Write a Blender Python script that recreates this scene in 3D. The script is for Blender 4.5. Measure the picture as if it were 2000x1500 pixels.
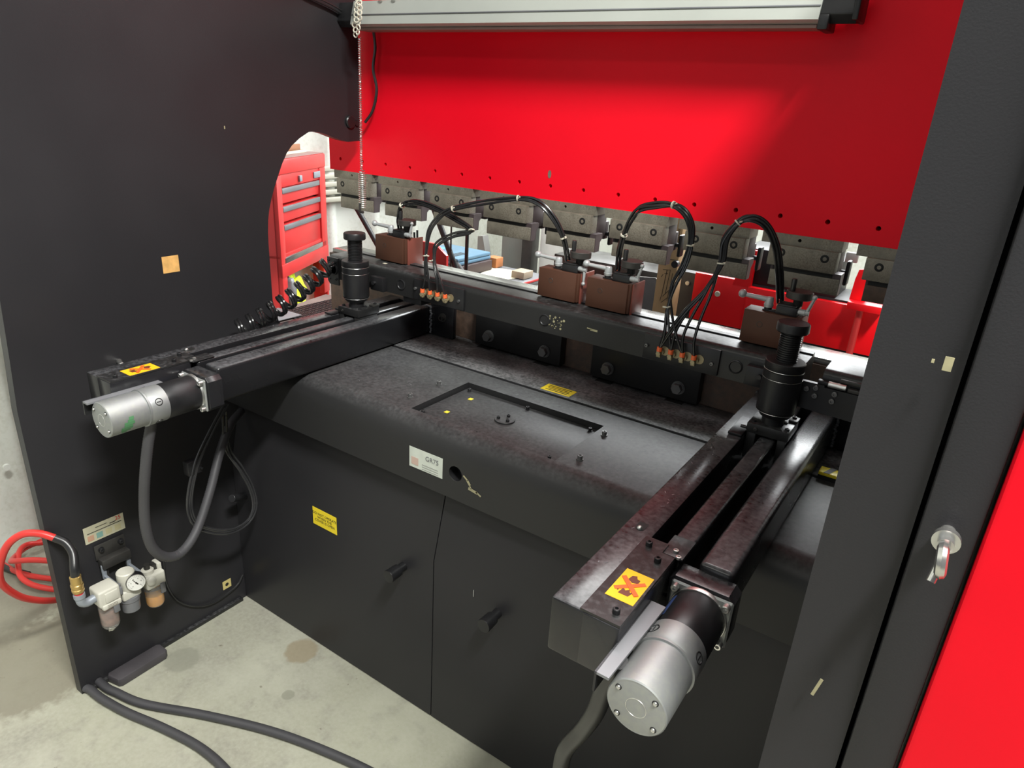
import bpy, bmesh, math, random
from mathutils import Vector as V, Matrix, Euler
random.seed(7)
S = bpy.context.scene
COL = S.collection
PI = math.pi
for o in list(bpy.data.objects):
    bpy.data.objects.remove(o)

# ------------------------------------------------------------------ camera
cd = bpy.data.cameras.new('camera'); cam = bpy.data.objects.new('camera', cd); COL.objects.link(cam)
cd.sensor_width = 36.0; cd.lens = 1349.29 / 2000 * 36.0; cd.clip_start = 0.02; cd.clip_end = 60
RX = V((0.824219, 0.56327807, 0.05814514)); RY = V((0.25562689, -0.27848027, -0.92579892)); RZ = V((-0.50528995, 0.77792452, -0.37351775))
m = Matrix((RX, -RY, -RZ)).transposed().to_4x4(); m.translation = V((0, 0, 1.6)); cam.matrix_world = m
S.camera = cam

# ------------------------------------------------------------------ light and exposure
W = bpy.data.worlds.new('world'); S.world = W; W.use_nodes = True
W.node_tree.nodes['Background'].inputs[0].default_value = (0.95, 0.97, 1.0, 1)
W.node_tree.nodes['Background'].inputs[1].default_value = 0.15
S.view_settings.view_transform = 'Standard'; S.view_settings.look = 'None'
S.view_settings.exposure = 0.0; S.view_settings.gamma = 1.0
try: S.view_settings.use_curve_mapping = False
except Exception: pass


def area(name, loc, rot, sx, sy, power, color=(1, 1, 1)):
    l = bpy.data.lights.new(name, 'AREA'); l.shape = 'RECTANGLE'; l.size = sx; l.size_y = sy; l.energy = power; l.color = color
    o = bpy.data.objects.new(name, l); COL.objects.link(o); o.location = loc; o.rotation_euler = rot
    return o


# rows of ceiling tube lamps and the daylit doorway behind the photographer
area('ceiling_lamp_light', (-1.0, -2.2, 4.1), (math.radians(-22), 0, 0), 3.0, 1.6, 110, (1.0, 1.0, 0.93))
area('ceiling_lamp_light', (.95, -0.25, 4.1), (math.radians(-14), math.radians(18), 0), 0.3, 1.5, 390, (1.0, 1.0, 0.95))
area('ceiling_lamp_light', (-.7, 2.75, 4.1), (0, 0, 0), 2.2, 0.7, 150, (1.0, 1.0, 0.98))
area('added_back_light', (-1.0, 3.84, 2.55), (math.radians(90), 0, math.radians(180)), 2.4, 1.5, 190, (0.95, 0.98, 1.0))  # unseen light added behind the ram to brighten the black top faces
area('doorway_daylight', (-1.0, -4.5, 1.7), (math.radians(86), 0, math.radians(-3)), 2.4, 2.4, 18, (0.93, 0.97, 1.0))

# ------------------------------------------------------------------ materials
def M(name, col, rough=0.5, metal=0.0, var=0.12, scale=6.0, bump=0.0, bscale=250.0, dust=None, dscale=3.0, damt=0.5, coat=0.0, alpha=None, rvar=0.08, trans=0.0, emit=None, top_dust_light=False, spec=None, fine=True, dmin=0.22):
    m = bpy.data.materials.new(name); m.use_nodes = True; nt = m.node_tree; nd = nt.nodes; ln = nt.links
    b = nd['Principled BSDF']
    b.inputs['Roughness'].default_value = rough; b.inputs['Metallic'].default_value = metal
    tc = nd.new('ShaderNodeTexCoord')
    n = nd.new('ShaderNodeTexNoise'); n.inputs['Scale'].default_value = scale; n.inputs['Detail'].default_value = 5
    ln.new(tc.outputs['Object'], n.inputs['Vector'])
    r = nd.new('ShaderNodeValToRGB'); ln.new(n.outputs['Fac'], r.inputs['Fac'])
    c = V(col[:3])
    r.color_ramp.elements[0].position = 0.3; r.color_ramp.elements[1].position = 0.7
    r.color_ramp.elements[0].color = (*(c * (1 - var)), 1); r.color_ramp.elements[1].color = (*(c * (1 + var)), 1)
    out = r.outputs['Color']
    if rvar:
        mr = nd.new('ShaderNodeMapRange'); ln.new(n.outputs['Fac'], mr.inputs['Value'])
        mr.inputs['From Min'].default_value = 0.3; mr.inputs['From Max'].default_value = 0.7
        mr.inputs['To Min'].default_value = max(0.02, rough - rvar); mr.inputs['To Max'].default_value = min(1, rough + rvar)
        ln.new(mr.outputs[0], b.inputs['Roughness'])
    if dust:
        n2 = nd.new('ShaderNodeTexNoise'); n2.inputs['Scale'].default_value = dscale; n2.inputs['Detail'].default_value = 8; n2.inputs['Roughness'].default_value = 0.65
        ln.new(tc.outputs['Object'], n2.inputs['Vector'])
        n3 = nd.new('ShaderNodeTexNoise'); n3.inputs['Scale'].default_value = dscale * 22; n3.inputs['Detail'].default_value = 4
        ln.new(tc.outputs['Object'], n3.inputs['Vector'])
        mu = nd.new('ShaderNodeMath'); mu.operation = 'MULTIPLY'; ln.new(n2.outputs['Fac'], mu.inputs[0]); ln.new(n3.outputs['Fac'], mu.inputs[1])
        m2 = nd.new('ShaderNodeMapRange'); ln.new(mu.outputs[0], m2.inputs['Value'])
        m2.inputs['From Min'].default_value = dmin; m2.inputs['From Max'].default_value = 0.42
        if not fine:
            ln.new(n2.outputs['Fac'], m2.inputs['Value']); m2.inputs['From Min'].default_value = 0.40; m2.inputs['From Max'].default_value = 0.72
        m2.inputs['To Min'].default_value = 0; m2.inputs['To Max'].default_value = damt
        fac = m2.outputs[0]
        if top_dust_light:   # upward faces only: settled dust, plus painted brightness on cover, ledge and arms
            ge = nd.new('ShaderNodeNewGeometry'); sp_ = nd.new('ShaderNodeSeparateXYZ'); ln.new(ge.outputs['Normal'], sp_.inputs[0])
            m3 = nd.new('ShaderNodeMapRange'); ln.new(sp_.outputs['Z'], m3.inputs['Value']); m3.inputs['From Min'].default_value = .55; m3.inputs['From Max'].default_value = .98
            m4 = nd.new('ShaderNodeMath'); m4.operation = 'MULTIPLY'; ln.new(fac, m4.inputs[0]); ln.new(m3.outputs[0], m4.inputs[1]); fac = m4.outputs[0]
        mx = nd.new('ShaderNodeMixRGB'); ln.new(fac, mx.inputs['Fac']); ln.new(out, mx.inputs[1]); mx.inputs[2].default_value = (*dust, 1)
        out = mx.outputs[0]
    ln.new(out, b.inputs['Base Color'])
    if bump:
        n4 = nd.new('ShaderNodeTexNoise'); n4.inputs['Scale'].default_value = bscale; n4.inputs['Detail'].default_value = 2
        ln.new(tc.outputs['Object'], n4.inputs['Vector'])
        bp = nd.new('ShaderNodeBump'); bp.inputs['Strength'].default_value = bump; bp.inputs['Distance'].default_value = 0.0015
        ln.new(n4.outputs['Fac'], bp.inputs['Height']); ln.new(bp.outputs[0], b.inputs['Normal'])
    if spec is not None: b.inputs['Specular IOR Level'].default_value = spec
    if coat: b.inputs['Coat Weight'].default_value = coat; b.inputs['Coat Roughness'].default_value = 0.15
    if trans: b.inputs['Transmission Weight'].default_value = trans; b.inputs['IOR'].default_value = 1.3
    if emit:
        b.inputs['Emission Color'].default_value = (*emit[0], 1); b.inputs['Emission Strength'].default_value = emit[1]
    return m


BLK = M('black_frame_paint', (0.023, 0.0225, 0.025), 0.40, var=0.08, scale=2.5, bump=0.12, bscale=500, spec=.28)
BLKD = M('black_dusty_paint', (0.018, 0.018, 0.0185), 0.34, var=0.10, scale=4, dust=(0.15, 0.15, 0.155), dscale=5.0, damt=0.45, bump=0.10, bscale=500, top_dust_light=True, spec=.36)
COVR = M('black_dusty_lit_cover_paint', (0.021, 0.021, 0.022), 0.46, var=0.06, scale=3, dust=(0.17, 0.17, 0.175), dscale=5, damt=0.42, dmin=.10, bump=0.08, bscale=600, top_dust_light=True, spec=.34, rvar=.03)  # grey on the top is dust plus painted-in reflected brightness
LEDG = M('black_dusty_lit_ledge_paint', (0.022, 0.022, 0.024), 0.42, var=0.08, scale=3, dust=(0.34, 0.34, 0.35), dscale=6, damt=0.55, top_dust_light=True, spec=.4, dmin=.14)  # real ledge dust, spread more evenly to paint in top-face brightness
ARMT = M('worn_dusty_lit_arm_paint', (0.012, 0.012, 0.0135), 0.26, var=0.2, scale=5, dust=(0.20, 0.202, 0.215), dscale=5, damt=0.5, top_dust_light=True, spec=.45, rvar=.03, dmin=.12)  # dust on the arm tops also imitates light mirrored there
SCR = M('grey_screw_steel', (0.16, 0.16, 0.16), 0.4, metal=0.6, var=0.1)
BLKG = M('black_gloss_paint', (0.016, 0.016, 0.018), 0.22, var=0.2, scale=5, dust=(0.14, 0.14, 0.145), dscale=4, damt=0.35, top_dust_light=True)
BLKM = M('black_oxide_steel', (0.022, 0.022, 0.024), 0.40, metal=0.35, var=0.2, scale=20)
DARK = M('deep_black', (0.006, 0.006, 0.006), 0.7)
RUB = M('black_rubber', (0.018, 0.018, 0.019), 0.35, var=0.15)
RUBG = M('grey_rubber_cable', (0.052, 0.051, 0.056), 0.55, var=0.15)
HOSE = M('black_glossy_hose', (0.014, 0.014, 0.015), 0.2)
RED = M('red_machine_paint', (0.88, 0.004, 0.018), 0.42, var=0.06, scale=2.0, rvar=0.05, spec=.16)
REDB = M('bright_red_paint', (0.90, 0.004, 0.010), 0.35, var=0.05)
REDT = M('tool_chest_red', (0.62, 0.035, 0.035), 0.4, var=0.08)
STEEL = M('worn_grey_steel', (0.215, 0.195, 0.155), 0.5, metal=0.3, var=0.25, scale=30, dust=(0.06, 0.04, 0.03), dscale=14, damt=0.55)
STEELP = M('purple_brown_cut_steel', (0.075, 0.056, 0.060), 0.5, metal=0.3, var=0.15, scale=25)
DKST = M('dark_steel', (0.05, 0.048, 0.045), 0.45, metal=0.4, var=0.2, scale=20)
RUST = M('rusty_plate', (0.085, 0.052, 0.036), 0.65, var=0.35, scale=60, dust=(0.04, 0.03, 0.025), dscale=20, damt=0.6)
BROWN = M('brown_block_finish', (0.085, 0.036, 0.022), 0.5, metal=0.1, var=0.12, scale=9, spec=.3)
BROWNR = M('reddish_brown_side', (0.20, 0.055, 0.040), 0.45, var=0.12, scale=9)
CHR = M('bright_steel', (0.62, 0.62, 0.60), 0.3, metal=0.9, var=0.08, scale=12)
ALU = M('brushed_aluminium', (0.31, 0.32, 0.325), 0.50, metal=0.6, var=0.08, scale=7, dust=(0.42, 0.44, 0.36), dscale=5, damt=0.3)
ALUM = M('matte_grey_metal', (0.20, 0.205, 0.22), 0.45, metal=0.3, var=0.1)
SILV = M('silver_grey_lever', (0.42, 0.44, 0.45), 0.4, metal=0.3, var=0.06)
WHP = M('off_white_plastic', (0.58, 0.57, 0.50), 0.45, var=0.06)
WHT = M('white_lamp_housing', (0.42, 0.44, 0.41), 0.38, metal=0.15, var=0.04)
YEL = M('yellow_label', (0.85, 0.66, 0.03), 0.4, var=0.04)
YELP = M('pale_yellow_label', (.60, .50, .20), .5)
ORY = M('orange_yellow_label', (0.88, 0.48, 0.015), 0.35, var=0.04)
ORG = M('orange_fitting', (0.80, 0.14, 0.04), 0.4, var=0.08)
INK = M('black_ink', (0.02, 0.018, 0.015), 0.5)
INKR = M('maroon_ink', (0.14, 0.03, 0.015), 0.5)
INKO = M('orange_red_ink', (0.85, 0.12, 0.02), 0.4)
BRASS = M('brass', (0.55, 0.38, 0.14), 0.3, metal=0.85, var=0.1)
DULB = M('dull_nickel_brass', (0.34, 0.29, 0.18), 0.45, metal=0.6, var=0.2, scale=60)
ZINC = M('cast_zinc', (0.30, 0.33, 0.37), 0.5, metal=0.3)
HOSR = M('red_air_hose', (0.62, 0.035, 0.03), 0.35, var=0.08)
GLS = M('clear_bowl', (0.92, 0.92, 0.88), 0.08, trans=0.85, var=0.02, rvar=0)
REDL = M('dirty_filter_element', (0.26, 0.13, 0.10), 0.6, var=0.35, scale=60)
OIL = M('amber_oil', (0.85, 0.38, 0.01), 0.2, var=0.1)
CREAM = M('cream_label', (0.52, 0.50, 0.36), 0.5, var=0.06, scale=30)
LBLW = M('faded_white_label', (0.56, 0.60, 0.54), 0.5, var=0.08, scale=25)
TAPE = M('beige_tape', (0.72, 0.42, 0.14), 0.5, var=0.15, scale=60)
CHIP = M('bare_primer_chip', (0.36, 0.33, 0.20), 0.6, var=0.15, scale=60)
WALL = M('white_wall_panel', (0.66, 0.68, 0.63), 0.5, var=0.06, scale=4, dust=(0.42, 0.42, 0.34), dscale=3, damt=0.45)
GREYP = M('grey_painted_steel', (0.30, 0.30, 0.29), 0.5, var=0.1)
BEIGE = M('beige_steel', (0.46, 0.46, 0.38), 0.5, var=0.06)
CARD = M('cardboard', (0.40, 0.27, 0.14), 0.7, var=0.1, scale=20)
BLUE = M('blue_plastic', (0.10, 0.20, 0.30), 0.4, var=0.08)
LBLU = M('light_blue_print', (0.10, 0.42, 0.75), 0.4)
HIVIS = M('fluorescent_yellow_cloth', (0.72, 0.95, 0.03), 0.7, var=0.1)
PAPER = M('paper', (0.62, 0.58, 0.45), 0.7)
STAIN = M('stainless_sheet', (0.45, 0.45, 0.44), 0.22, metal=0.9, var=0.1, scale=3)
GRN = M('green_scuff', (0.07, 0.20, 0.09), 0.5, var=0.2)
TIE = M('natural_cable_tie', (0.62, 0.60, 0.50), 0.4)
WOODK = M('dark_stained_timber', (0.055, 0.05, 0.055), 0.55, var=0.2, scale=12)


def mat_floor():
    m = bpy.data.materials.new('concrete_floor'); m.use_nodes = True; nt = m.node_tree; nd = nt.nodes; ln = nt.links
    b = nd['Principled BSDF']; b.inputs['Roughness'].default_value = 0.55
    tc = nd.new('ShaderNodeTexCoord')
    prev = None
    base = nd.new('ShaderNodeRGB'); base.outputs[0].default_value = (0.37, 0.37, 0.285, 1); out = base.outputs[0]
    for sc, lo, hi, colr, amt in ((1.3, .42, .62, (0.24, 0.23, 0.20), .75), (4.5, .45, .7, (0.50, 0.50, 0.41), .6), (16, .52, .75, (0.22, 0.21, 0.18), .55), (90, .35, .8, (0.46, 0.45, 0.38), .5), (38, .70, .76, (0.10, 0.08, 0.05), .8)):
        n = nd.new('ShaderNodeTexNoise'); n.inputs['Scale'].default_value = sc; n.inputs['Detail'].default_value = 7
        ln.new(tc.outputs['Object'], n.inputs['Vector'])
        mr = nd.new('ShaderNodeMapRange'); ln.new(n.outputs['Fac'], mr.inputs['Value'])
        mr.inputs['From Min'].default_value = lo; mr.inputs['From Max'].default_value = hi; mr.inputs['To Max'].default_value = amt
        mx = nd.new('ShaderNodeMixRGB'); ln.new(mr.outputs[0], mx.inputs['Fac']); ln.new(out, mx.inputs[1]); mx.inputs[2].default_value = (*colr, 1); out = mx.outputs[0]
        prev = n
    # floor stains, then two broad darker brown patches at the far left
    for (x, y, r, colr) in ((-1.405, 1.065, .05, (0.27, 0.22, 0.14)), (-1.655, 0.825, .05, (0.25, 0.25, 0.20)), (-1.30, .93, .018, (0.24, 0.24, 0.19)), (-1.98, .55, .20, (0.17, 0.15, 0.11)), (-2.38, .55, .26, (0.16, 0.145, 0.11))):
        vs = nd.new('ShaderNodeVectorMath'); vs.operation = 'DISTANCE'; ln.new(tc.outputs['Object'], vs.inputs[0]); vs.inputs[1].default_value = (x, y, 0)
        nn = nd.new('ShaderNodeMath'); nn.operation = 'MULTIPLY_ADD'; ln.new(prev.outputs['Fac'], nn.inputs[0]); nn.inputs[1].default_value = r * 0.5; ln.new(vs.outputs['Value'], nn.inputs[2])
        mr = nd.new('ShaderNodeMapRange'); ln.new(nn.outputs[0], mr.inputs['Value'])
        mr.inputs['From Min'].default_value = r * 1.35; mr.inputs['From Max'].default_value = r * 1.15; mr.inputs['To Max'].default_value = .7
        mx = nd.new('ShaderNodeMixRGB'); ln.new(mr.outputs[0], mx.inputs['Fac']); ln.new(out, mx.inputs[1]); mx.inputs[2].default_value = (*colr, 1); out = mx.outputs[0]
    ln.new(out, b.inputs['Base Color'])
    n4 = nd.new('ShaderNodeTexNoise'); n4.inputs['Scale'].default_value = 60; n4.inputs['Detail'].default_value = 6; ln.new(tc.outputs['Object'], n4.inputs['Vector'])
    bp = nd.new('ShaderNodeBump'); bp.inputs['Strength'].default_value = .3; bp.inputs['Distance'].default_value = .003; ln.new(n4.outputs['Fac'], bp.inputs['Height']); ln.new(bp.outputs[0], b.inputs['Normal'])
    return m


FLOOR = mat_floor()

# ------------------------------------------------------------------ mesh helpers (all in world coordinates)
def join(*bms):
    out = bmesh.new()
    for b in bms:
        me = bpy.data.meshes.new('t'); b.to_mesh(me); out.from_mesh(me); bpy.data.meshes.remove(me); b.free()
    return out


def B(lo, hi, bev=0.0015, seg=2):
    bm = bmesh.new(); bmesh.ops.create_cube(bm, size=1)
    for v in bm.verts: v.co = V([lo[i] + (v.co[i] + .5) * (hi[i] - lo[i]) for i in range(3)])
    if bev: bmesh.ops.bevel(bm, geom=list(bm.edges), offset=min(bev, .45 * min(abs(hi[i] - lo[i]) for i in range(3))), segments=seg, profile=.5, affect='EDGES')
    return bm


def frame(d):
    d = V(d).normalized(); u = d.orthogonal().normalized()
    if abs(d.z) < .9: u = d.cross(V((0, 0, 1))).normalized()
    else: u = V((1, 0, 0)) - d * d.x; u.normalize()
    return u, d.cross(u).normalized(), d


def L(org, axis, prof, n=28, cap=True):
    """lathe: prof = [(distance along axis, radius)]"""
    org = V(org); u, w, d = frame(axis); bm = bmesh.new(); rings = []
    for s, r in prof:
        if r < 1e-6: rings.append([bm.verts.new(org + d * s)])
        else: rings.append([bm.verts.new(org + d * s + (u * math.cos(2 * PI * k / n) + w * math.sin(2 * PI * k / n)) * r) for k in range(n)])
    for a, b in zip(rings, rings[1:]):
        for k in range(n):
            q = [a[k % len(a)], a[(k + 1) % len(a)], b[(k + 1) % len(b)], b[k % len(b)]]
            q2 = []
            for v in q:
                if v not in q2: q2.append(v)
            if len(q2) > 2:
                try: bm.faces.new(q2)
                except ValueError: pass
    if cap:
        for r in (rings[0], rings[-1]):
            if len(r) > 2: bm.faces.new(r)
    bmesh.ops.recalc_face_normals(bm, faces=bm.faces)
    return bm


def C(p0, p1, r0, r1=None, n=24, bev=0.0):
    p0 = V(p0); p1 = V(p1); r1 = r0 if r1 is None else r1; h = (p1 - p0).length
    pr = [(0, r0 - bev), (bev, r0), (h - bev, r1), (h, r1 - bev)] if bev else [(0, r0), (h, r1)]
    return L(p0, p1 - p0, pr, n)


def Sph(c, r, n=14):
    bm = bmesh.new(); bmesh.ops.create_uvsphere(bm, u_segments=n, v_segments=max(6, n // 2 + 1), radius=r)
    for v in bm.verts: v.co += V(c)
    return bm


def spline(pts, k=8, closed=False):
    P = [V(p) for p in pts]; out = []
    for i in range(len(P) - 1):
        a = P[i - 1] if i else P[0] * 2 - P[1]; b = P[i]; c = P[i + 1]; d = P[i + 2] if i + 2 < len(P) else P[-1] * 2 - P[-2]
        for j in range(k):
            t = j / k
            out.append(.5 * ((2 * b) + (c - a) * t + (2 * a - 5 * b + 4 * c - d) * t * t + (3 * b - a - 3 * c + d) * t ** 3))
    out.append(P[-1]); return out


def T(pts, r, n=10, smooth=8, rib=None, off=(0, 0)):
    """tube along a path; rib=(pitch, depth) makes it corrugated; off shifts it inside a bundle"""
    P = spline(pts, smooth) if smooth else [V(p) for p in pts]
    if rib:
        Q = [P[0]]; step = rib[0] / 2
        for a, b in zip(P, P[1:]):
            while (b - Q[-1]).length >= step and len(Q) < 4000:
                Q.append(Q[-1] + (b - Q[-1]).normalized() * step)
        P = Q
    bm = bmesh.new(); rings = []; t = (P[1] - P[0]).normalized(); u = t.orthogonal().normalized()
    for i, p in enumerate(P):
        t2 = (P[min(i + 1, len(P) - 1)] - P[max(i - 1, 0)])
        t2 = t2.normalized() if t2.length > 1e-9 else t
        u = (u - t2 * u.dot(t2)).normalized(); w = t2.cross(u); t = t2
        rr = r - (rib[1] if rib and i % 2 else 0)
        c = p + u * off[0] + w * off[1]
        rings.append([bm.verts.new(c + (u * math.cos(2 * PI * k / n) + w * math.sin(2 * PI * k / n)) * rr) for k in range(n)])
    for a, b in zip(rings, rings[1:]):
        for k in range(n): bm.faces.new((a[k], a[(k + 1) % n], b[(k + 1) % n], b[k]))
    bm.faces.new(rings[0][::-1]); bm.faces.new(rings[-1])
    bmesh.ops.recalc_face_normals(bm, faces=bm.faces)
    return bm


def Poly(pts2, ax, a0, a1, holes=(), bev=0):
    """flat outline (with round holes: (u,v,r)) pushed out along axis ax (0,1,2) from a0 to a1"""
    def P(u, v, a):
        return V((a, u, v)) if ax == 0 else (V((u, a, v)) if ax == 1 else V((u, v, a)))
    loops = [list(pts2)] + [[(u + r * math.cos(2 * PI * k / 14), v + r * math.sin(2 * PI * k / 14)) for k in range(14)] for u, v, r in holes]
    bm = bmesh.new()
    for a in (a0, a1):
        es = []
        for lp in loops:
            vs = [bm.verts.new(P(u, v, a)) for u, v in lp]
            es += [bm.edges.new((vs[i], vs[(i + 1) % len(vs)])) for i in range(len(vs))]
        bmesh.ops.triangle_fill(bm, use_beauty=True, use_dissolve=False, edges=es)
    for lp in loops:
        n = len(lp)
        A = [bm.verts.new(P(u, v, a0)) for u, v in lp]; Bv = [bm.verts.new(P(u, v, a1)) for u, v in lp]
        for i in range(n): bm.faces.new((A[i], A[(i + 1) % n], Bv[(i + 1) % n], Bv[i]))
    bmesh.ops.remove_doubles(bm, verts=bm.verts, dist=1e-5)
    bmesh.ops.recalc_face_normals(bm, faces=bm.faces)
    if bev:
        try: bmesh.ops.bevel(bm, geom=[e for e in bm.edges if len(e.link_faces) == 2 and e.calc_face_angle(0) > 1], offset=bev, segments=2, profile=.5, affect='EDGES')
        except Exception: pass
    return bm


def Quad(o, u, v, w, h, t=0.0006):
    """thin rectangle centred at o, spanned by unit dirs u, v"""
    o = V(o); u = V(u).normalized(); v = V(v).normalized(); nrm = u.cross(v)
    bm = bmesh.new(); bmesh.ops.create_cube(bm, size=1)
    for q in bm.verts: q.co = o + u * q.co.x * w + v * q.co.y * h + nrm * (q.co.z + .5) * t
    return bm


def Torus(c, axis, R, r, n=20, k=8):
    u, w, d = frame(axis); P = [V(c) + (u * math.cos(2 * PI * i / n) + w * math.sin(2 * PI * i / n)) * R for i in range(n)]
    bm = bmesh.new(); rings = []
    for p in P:
        e = (p - V(c)).normalized(); rings.append([bm.verts.new(p + (e * math.cos(2 * PI * j / k) + d * math.sin(2 * PI * j / k)) * r) for j in range(k)])
    for i in range(n):
        a = rings[i]; b = rings[(i + 1) % n]
        for j in range(k): bm.faces.new((a[j], a[(j + 1) % k], b[(j + 1) % k], b[j]))
    bmesh.ops.recalc_face_normals(bm, faces=bm.faces)
    return bm


def Bolt(p, d, r, h, washer=True, hexa=True):
    """socket or hex head sitting on p, pointing along d"""
    p = V(p); d = V(d).normalized(); out = []
    s = 0
    if washer: out.append(C(p, p + d * h * .22, r * 1.35, n=16)); s = h * .22
    if hexa: out.append(C(p + d * s, p + d * (s + h), r, r * .96, n=6, bev=r * .12))
    else: out.append(L(p + d * s, d, [(0, r), (h * .9, r), (h, r * .85), (h, r * .5), (h * .55, r * .45), (h * .55, 0)], n=14, cap=False))
    return join(*out)


def rootof(o):
    while o.parent: o = o.parent
    return o


def put(name, bm, mat, par=None, label=None, kind=None, sharp=35):
    if par is None:
        lo = V([min(v.co[i] for v in bm.verts) for i in range(3)]); hi = V([max(v.co[i] for v in bm.verts) for i in range(3)])
        org = V(((lo.x + hi.x) / 2, (lo.y + hi.y) / 2, lo.z))
    else: org = rootof(par).location
    for v in bm.verts: v.co -= org
    for f in bm.faces: f.smooth = True
    for e in bm.edges:
        if len(e.link_faces) == 2: e.smooth = e.calc_face_angle(0) < math.radians(sharp)
    me = bpy.data.meshes.new(name); bm.to_mesh(me); bm.free(); me.materials.append(mat)
    o = bpy.data.objects.new(name, me); COL.objects.link(o)
    if par is None: o.location = org
    else: o.parent = par
    if label: o['label'] = label
    if kind: o['kind'] = kind
    return o


def tag(o, label, cat, group=None, kind=None):
    o['label'] = label; o['category'] = cat
    if group: o['group'] = group
    if kind: o['kind'] = kind
    return o


def thing(name, label, cat, loc, group=None):
    o = bpy.data.objects.new(name, None); COL.objects.link(o); o.location = loc; o.empty_display_size = .05
    return tag(o, label, cat, group)


def struct(name, bm, mat): o = put(name, bm, mat); o['kind'] = 'structure'; return o


def copytree(o, par=None, delta=(0, 0, 0), label=None):
    c = o.copy(); COL.objects.link(c)
    if par: c.parent = par
    else: c.location = o.location + V(delta)
    if label: c['label'] = label
    for ch in list(o.children): copytree(ch, c)
    return c


def text(s, o, u, v, size, mat, par, name='lettering', align='CENTER', bold=0.0):
    cu = bpy.data.curves.new('t', 'FONT'); cu.body = s; cu.size = size; cu.align_x = align; cu.align_y = 'CENTER'; cu.extrude = 0.00012; cu.offset = bold; cu.space_line = .95; cu.resolution_u = 2
    to = bpy.data.objects.new('t', cu); COL.objects.link(to)
    dg = bpy.context.evaluated_depsgraph_get(); dg.update()
    me = bpy.data.meshes.new_from_object(to.evaluated_get(dg)); bpy.data.objects.remove(to)
    u = V(u).normalized(); v = V(v).normalized(); w = u.cross(v)
    bm = bmesh.new(); bm.from_mesh(me); bpy.data.meshes.remove(me)
    for q in bm.verts: q.co = V(o) + u * q.co.x + v * q.co.y + w * (q.co.z + .0004)
    return put(name, bm, mat, par)


X_ = V((1, 0, 0)); Y_ = V((0, 1, 0)); Z_ = V((0, 0, 1)); NY = V((0, -1, 0))

# ================================================================== setting
def grid_floor():
    bm = bmesh.new(); vs = [bm.verts.new(p) for p in ((-2.65, -6, 0), (4, -6, 0), (4, 3.9, 0), (-2.65, 3.9, 0))]; bm.faces.new(vs); return bm


fl = grid_floor(); fo = put('floor', fl, FLOOR, None); fo['kind'] = 'structure'
for v in fo.data.vertices: v.co += fo.location
fo.location = (0, 0, 0)


def ribbed(a, b, y0, y1, axis):
    """sheet wall with pressed ribs between a and b (along Y or X), from z 0 to 4.2"""
    prof = []; p = a
    while p < b:
        prof += [(p, 0), (min(b, p + .22), 0), (min(b, p + .235), .018), (min(b, p + .275), .018), (min(b, p + .29), 0)]; p += .30
    bm = bmesh.new(); lo = []; hi = []
    for s, d in prof:
        c = (y0 + d * y1, s) if axis == 1 else (s, y0 + d * y1)
        lo.append(bm.verts.new((c[0], c[1], 0))); hi.append(bm.verts.new((c[0], c[1], 4.2)))
    for i in range(len(lo) - 1): bm.faces.new((lo[i], lo[i + 1], hi[i + 1], hi[i]))
    return bm


struct('wall_left', ribbed(-1.5, 3.9, -2.65, 1, 1), WALL)
struct('wall_back', ribbed(-2.65, 4.0, 3.9, -1, 0), WALL)
struct('ceiling', B((-2.65, -3.0, 4.2), (4, 3.9, 4.25), 0), GREYP)
tr = struct('trim_1', B((-2.645, -1.5, 1.02), (-2.615, 1.25, 1.06), .003), WALL)
tr = struct('trim_2', join(B((-2.645, .90, 0), (-2.60, 1.04, 4.2), .004), C((-2.60, .80, .33), (-2.59, .80, .33), .011)), WALL)
# grey horizontal ridged band on the far part of the left wall
struct('trim_3', join(*[B((-2.645, 2.05, 1.12 + k * .035), (-2.60 - .006 * k, 3.0, 1.142 + k * .035), .004) for k in range(5)]), BEIGE)

# ================================================================== press brake: side frames
FR = [(.586, 0), (.586, .87), (.594, 1.0), (.602, 1.15), (.602, 2.35), (1.70, 2.35), (1.695, 1.464), (1.643, 1.461), (1.61, 1.467), (1.579, 1.475), (1.55, 1.484), (1.529, 1.488), (1.505, 1.491), (1.485, 1.490), (1.449, 1.472), (1.42, 1.452), (1.399, 1.43), (1.38, 1.40), (1.363, 1.366), (1.347, 1.334), (1.334, 1.302), (1.324, 1.272), (1.318, 1.244), (1.314, 1.205), (1.313, 1.169), (1.313, 1.0), (1.33, .93), (1.37, .88), (1.43, .85), (1.70, .84), (1.70, 0)]
sf = thing('press_frame', 'tall black steel side frame of the press, at left beside the white wall', 'machine frame', (-1.765, 1.1, 0))
put('frame_plate', Poly(FR, 0, -1.78, -1.75), BLK, sf)
put('cable_hole_plug', join(C((-1.752, 1.653, 1.521), (-1.742, 1.653, 1.521), .020, n=24, bev=.003), C((-1.752, 1.680, 1.518), (-1.745, 1.680, 1.518), .009)), BLKM, sf)
put('seam_strip', B((-1.752, .60, -.0005), (-1.738, 1.10, .012), .001), BLKD, sf)
b = put('stub_bolt', C((-1.75, .831, .931), (-1.715, .820, .931), .0065, bev=.001), CHR, sf, 'bright round bolt end')
b = put('tape_patch', Quad((-1.7495, 1.002, 1.158), Y_, Z_, .046, .044), TAPE, sf, 'small square of orange-beige tape')
put('paint_chip', join(Quad((-1.7495, .73, 1.83), Y_, Z_, .004, .012), Quad((-1.7495, 1.2, 1.5), Y_, Z_, .003, .008)), CHIP, sf)
st = put('specification_label', Quad((-1.7495, .7225, .478), Y_, Z_, .105, .05), CREAM, sf, 'cream label with small coloured boxes and a red 25')
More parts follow.
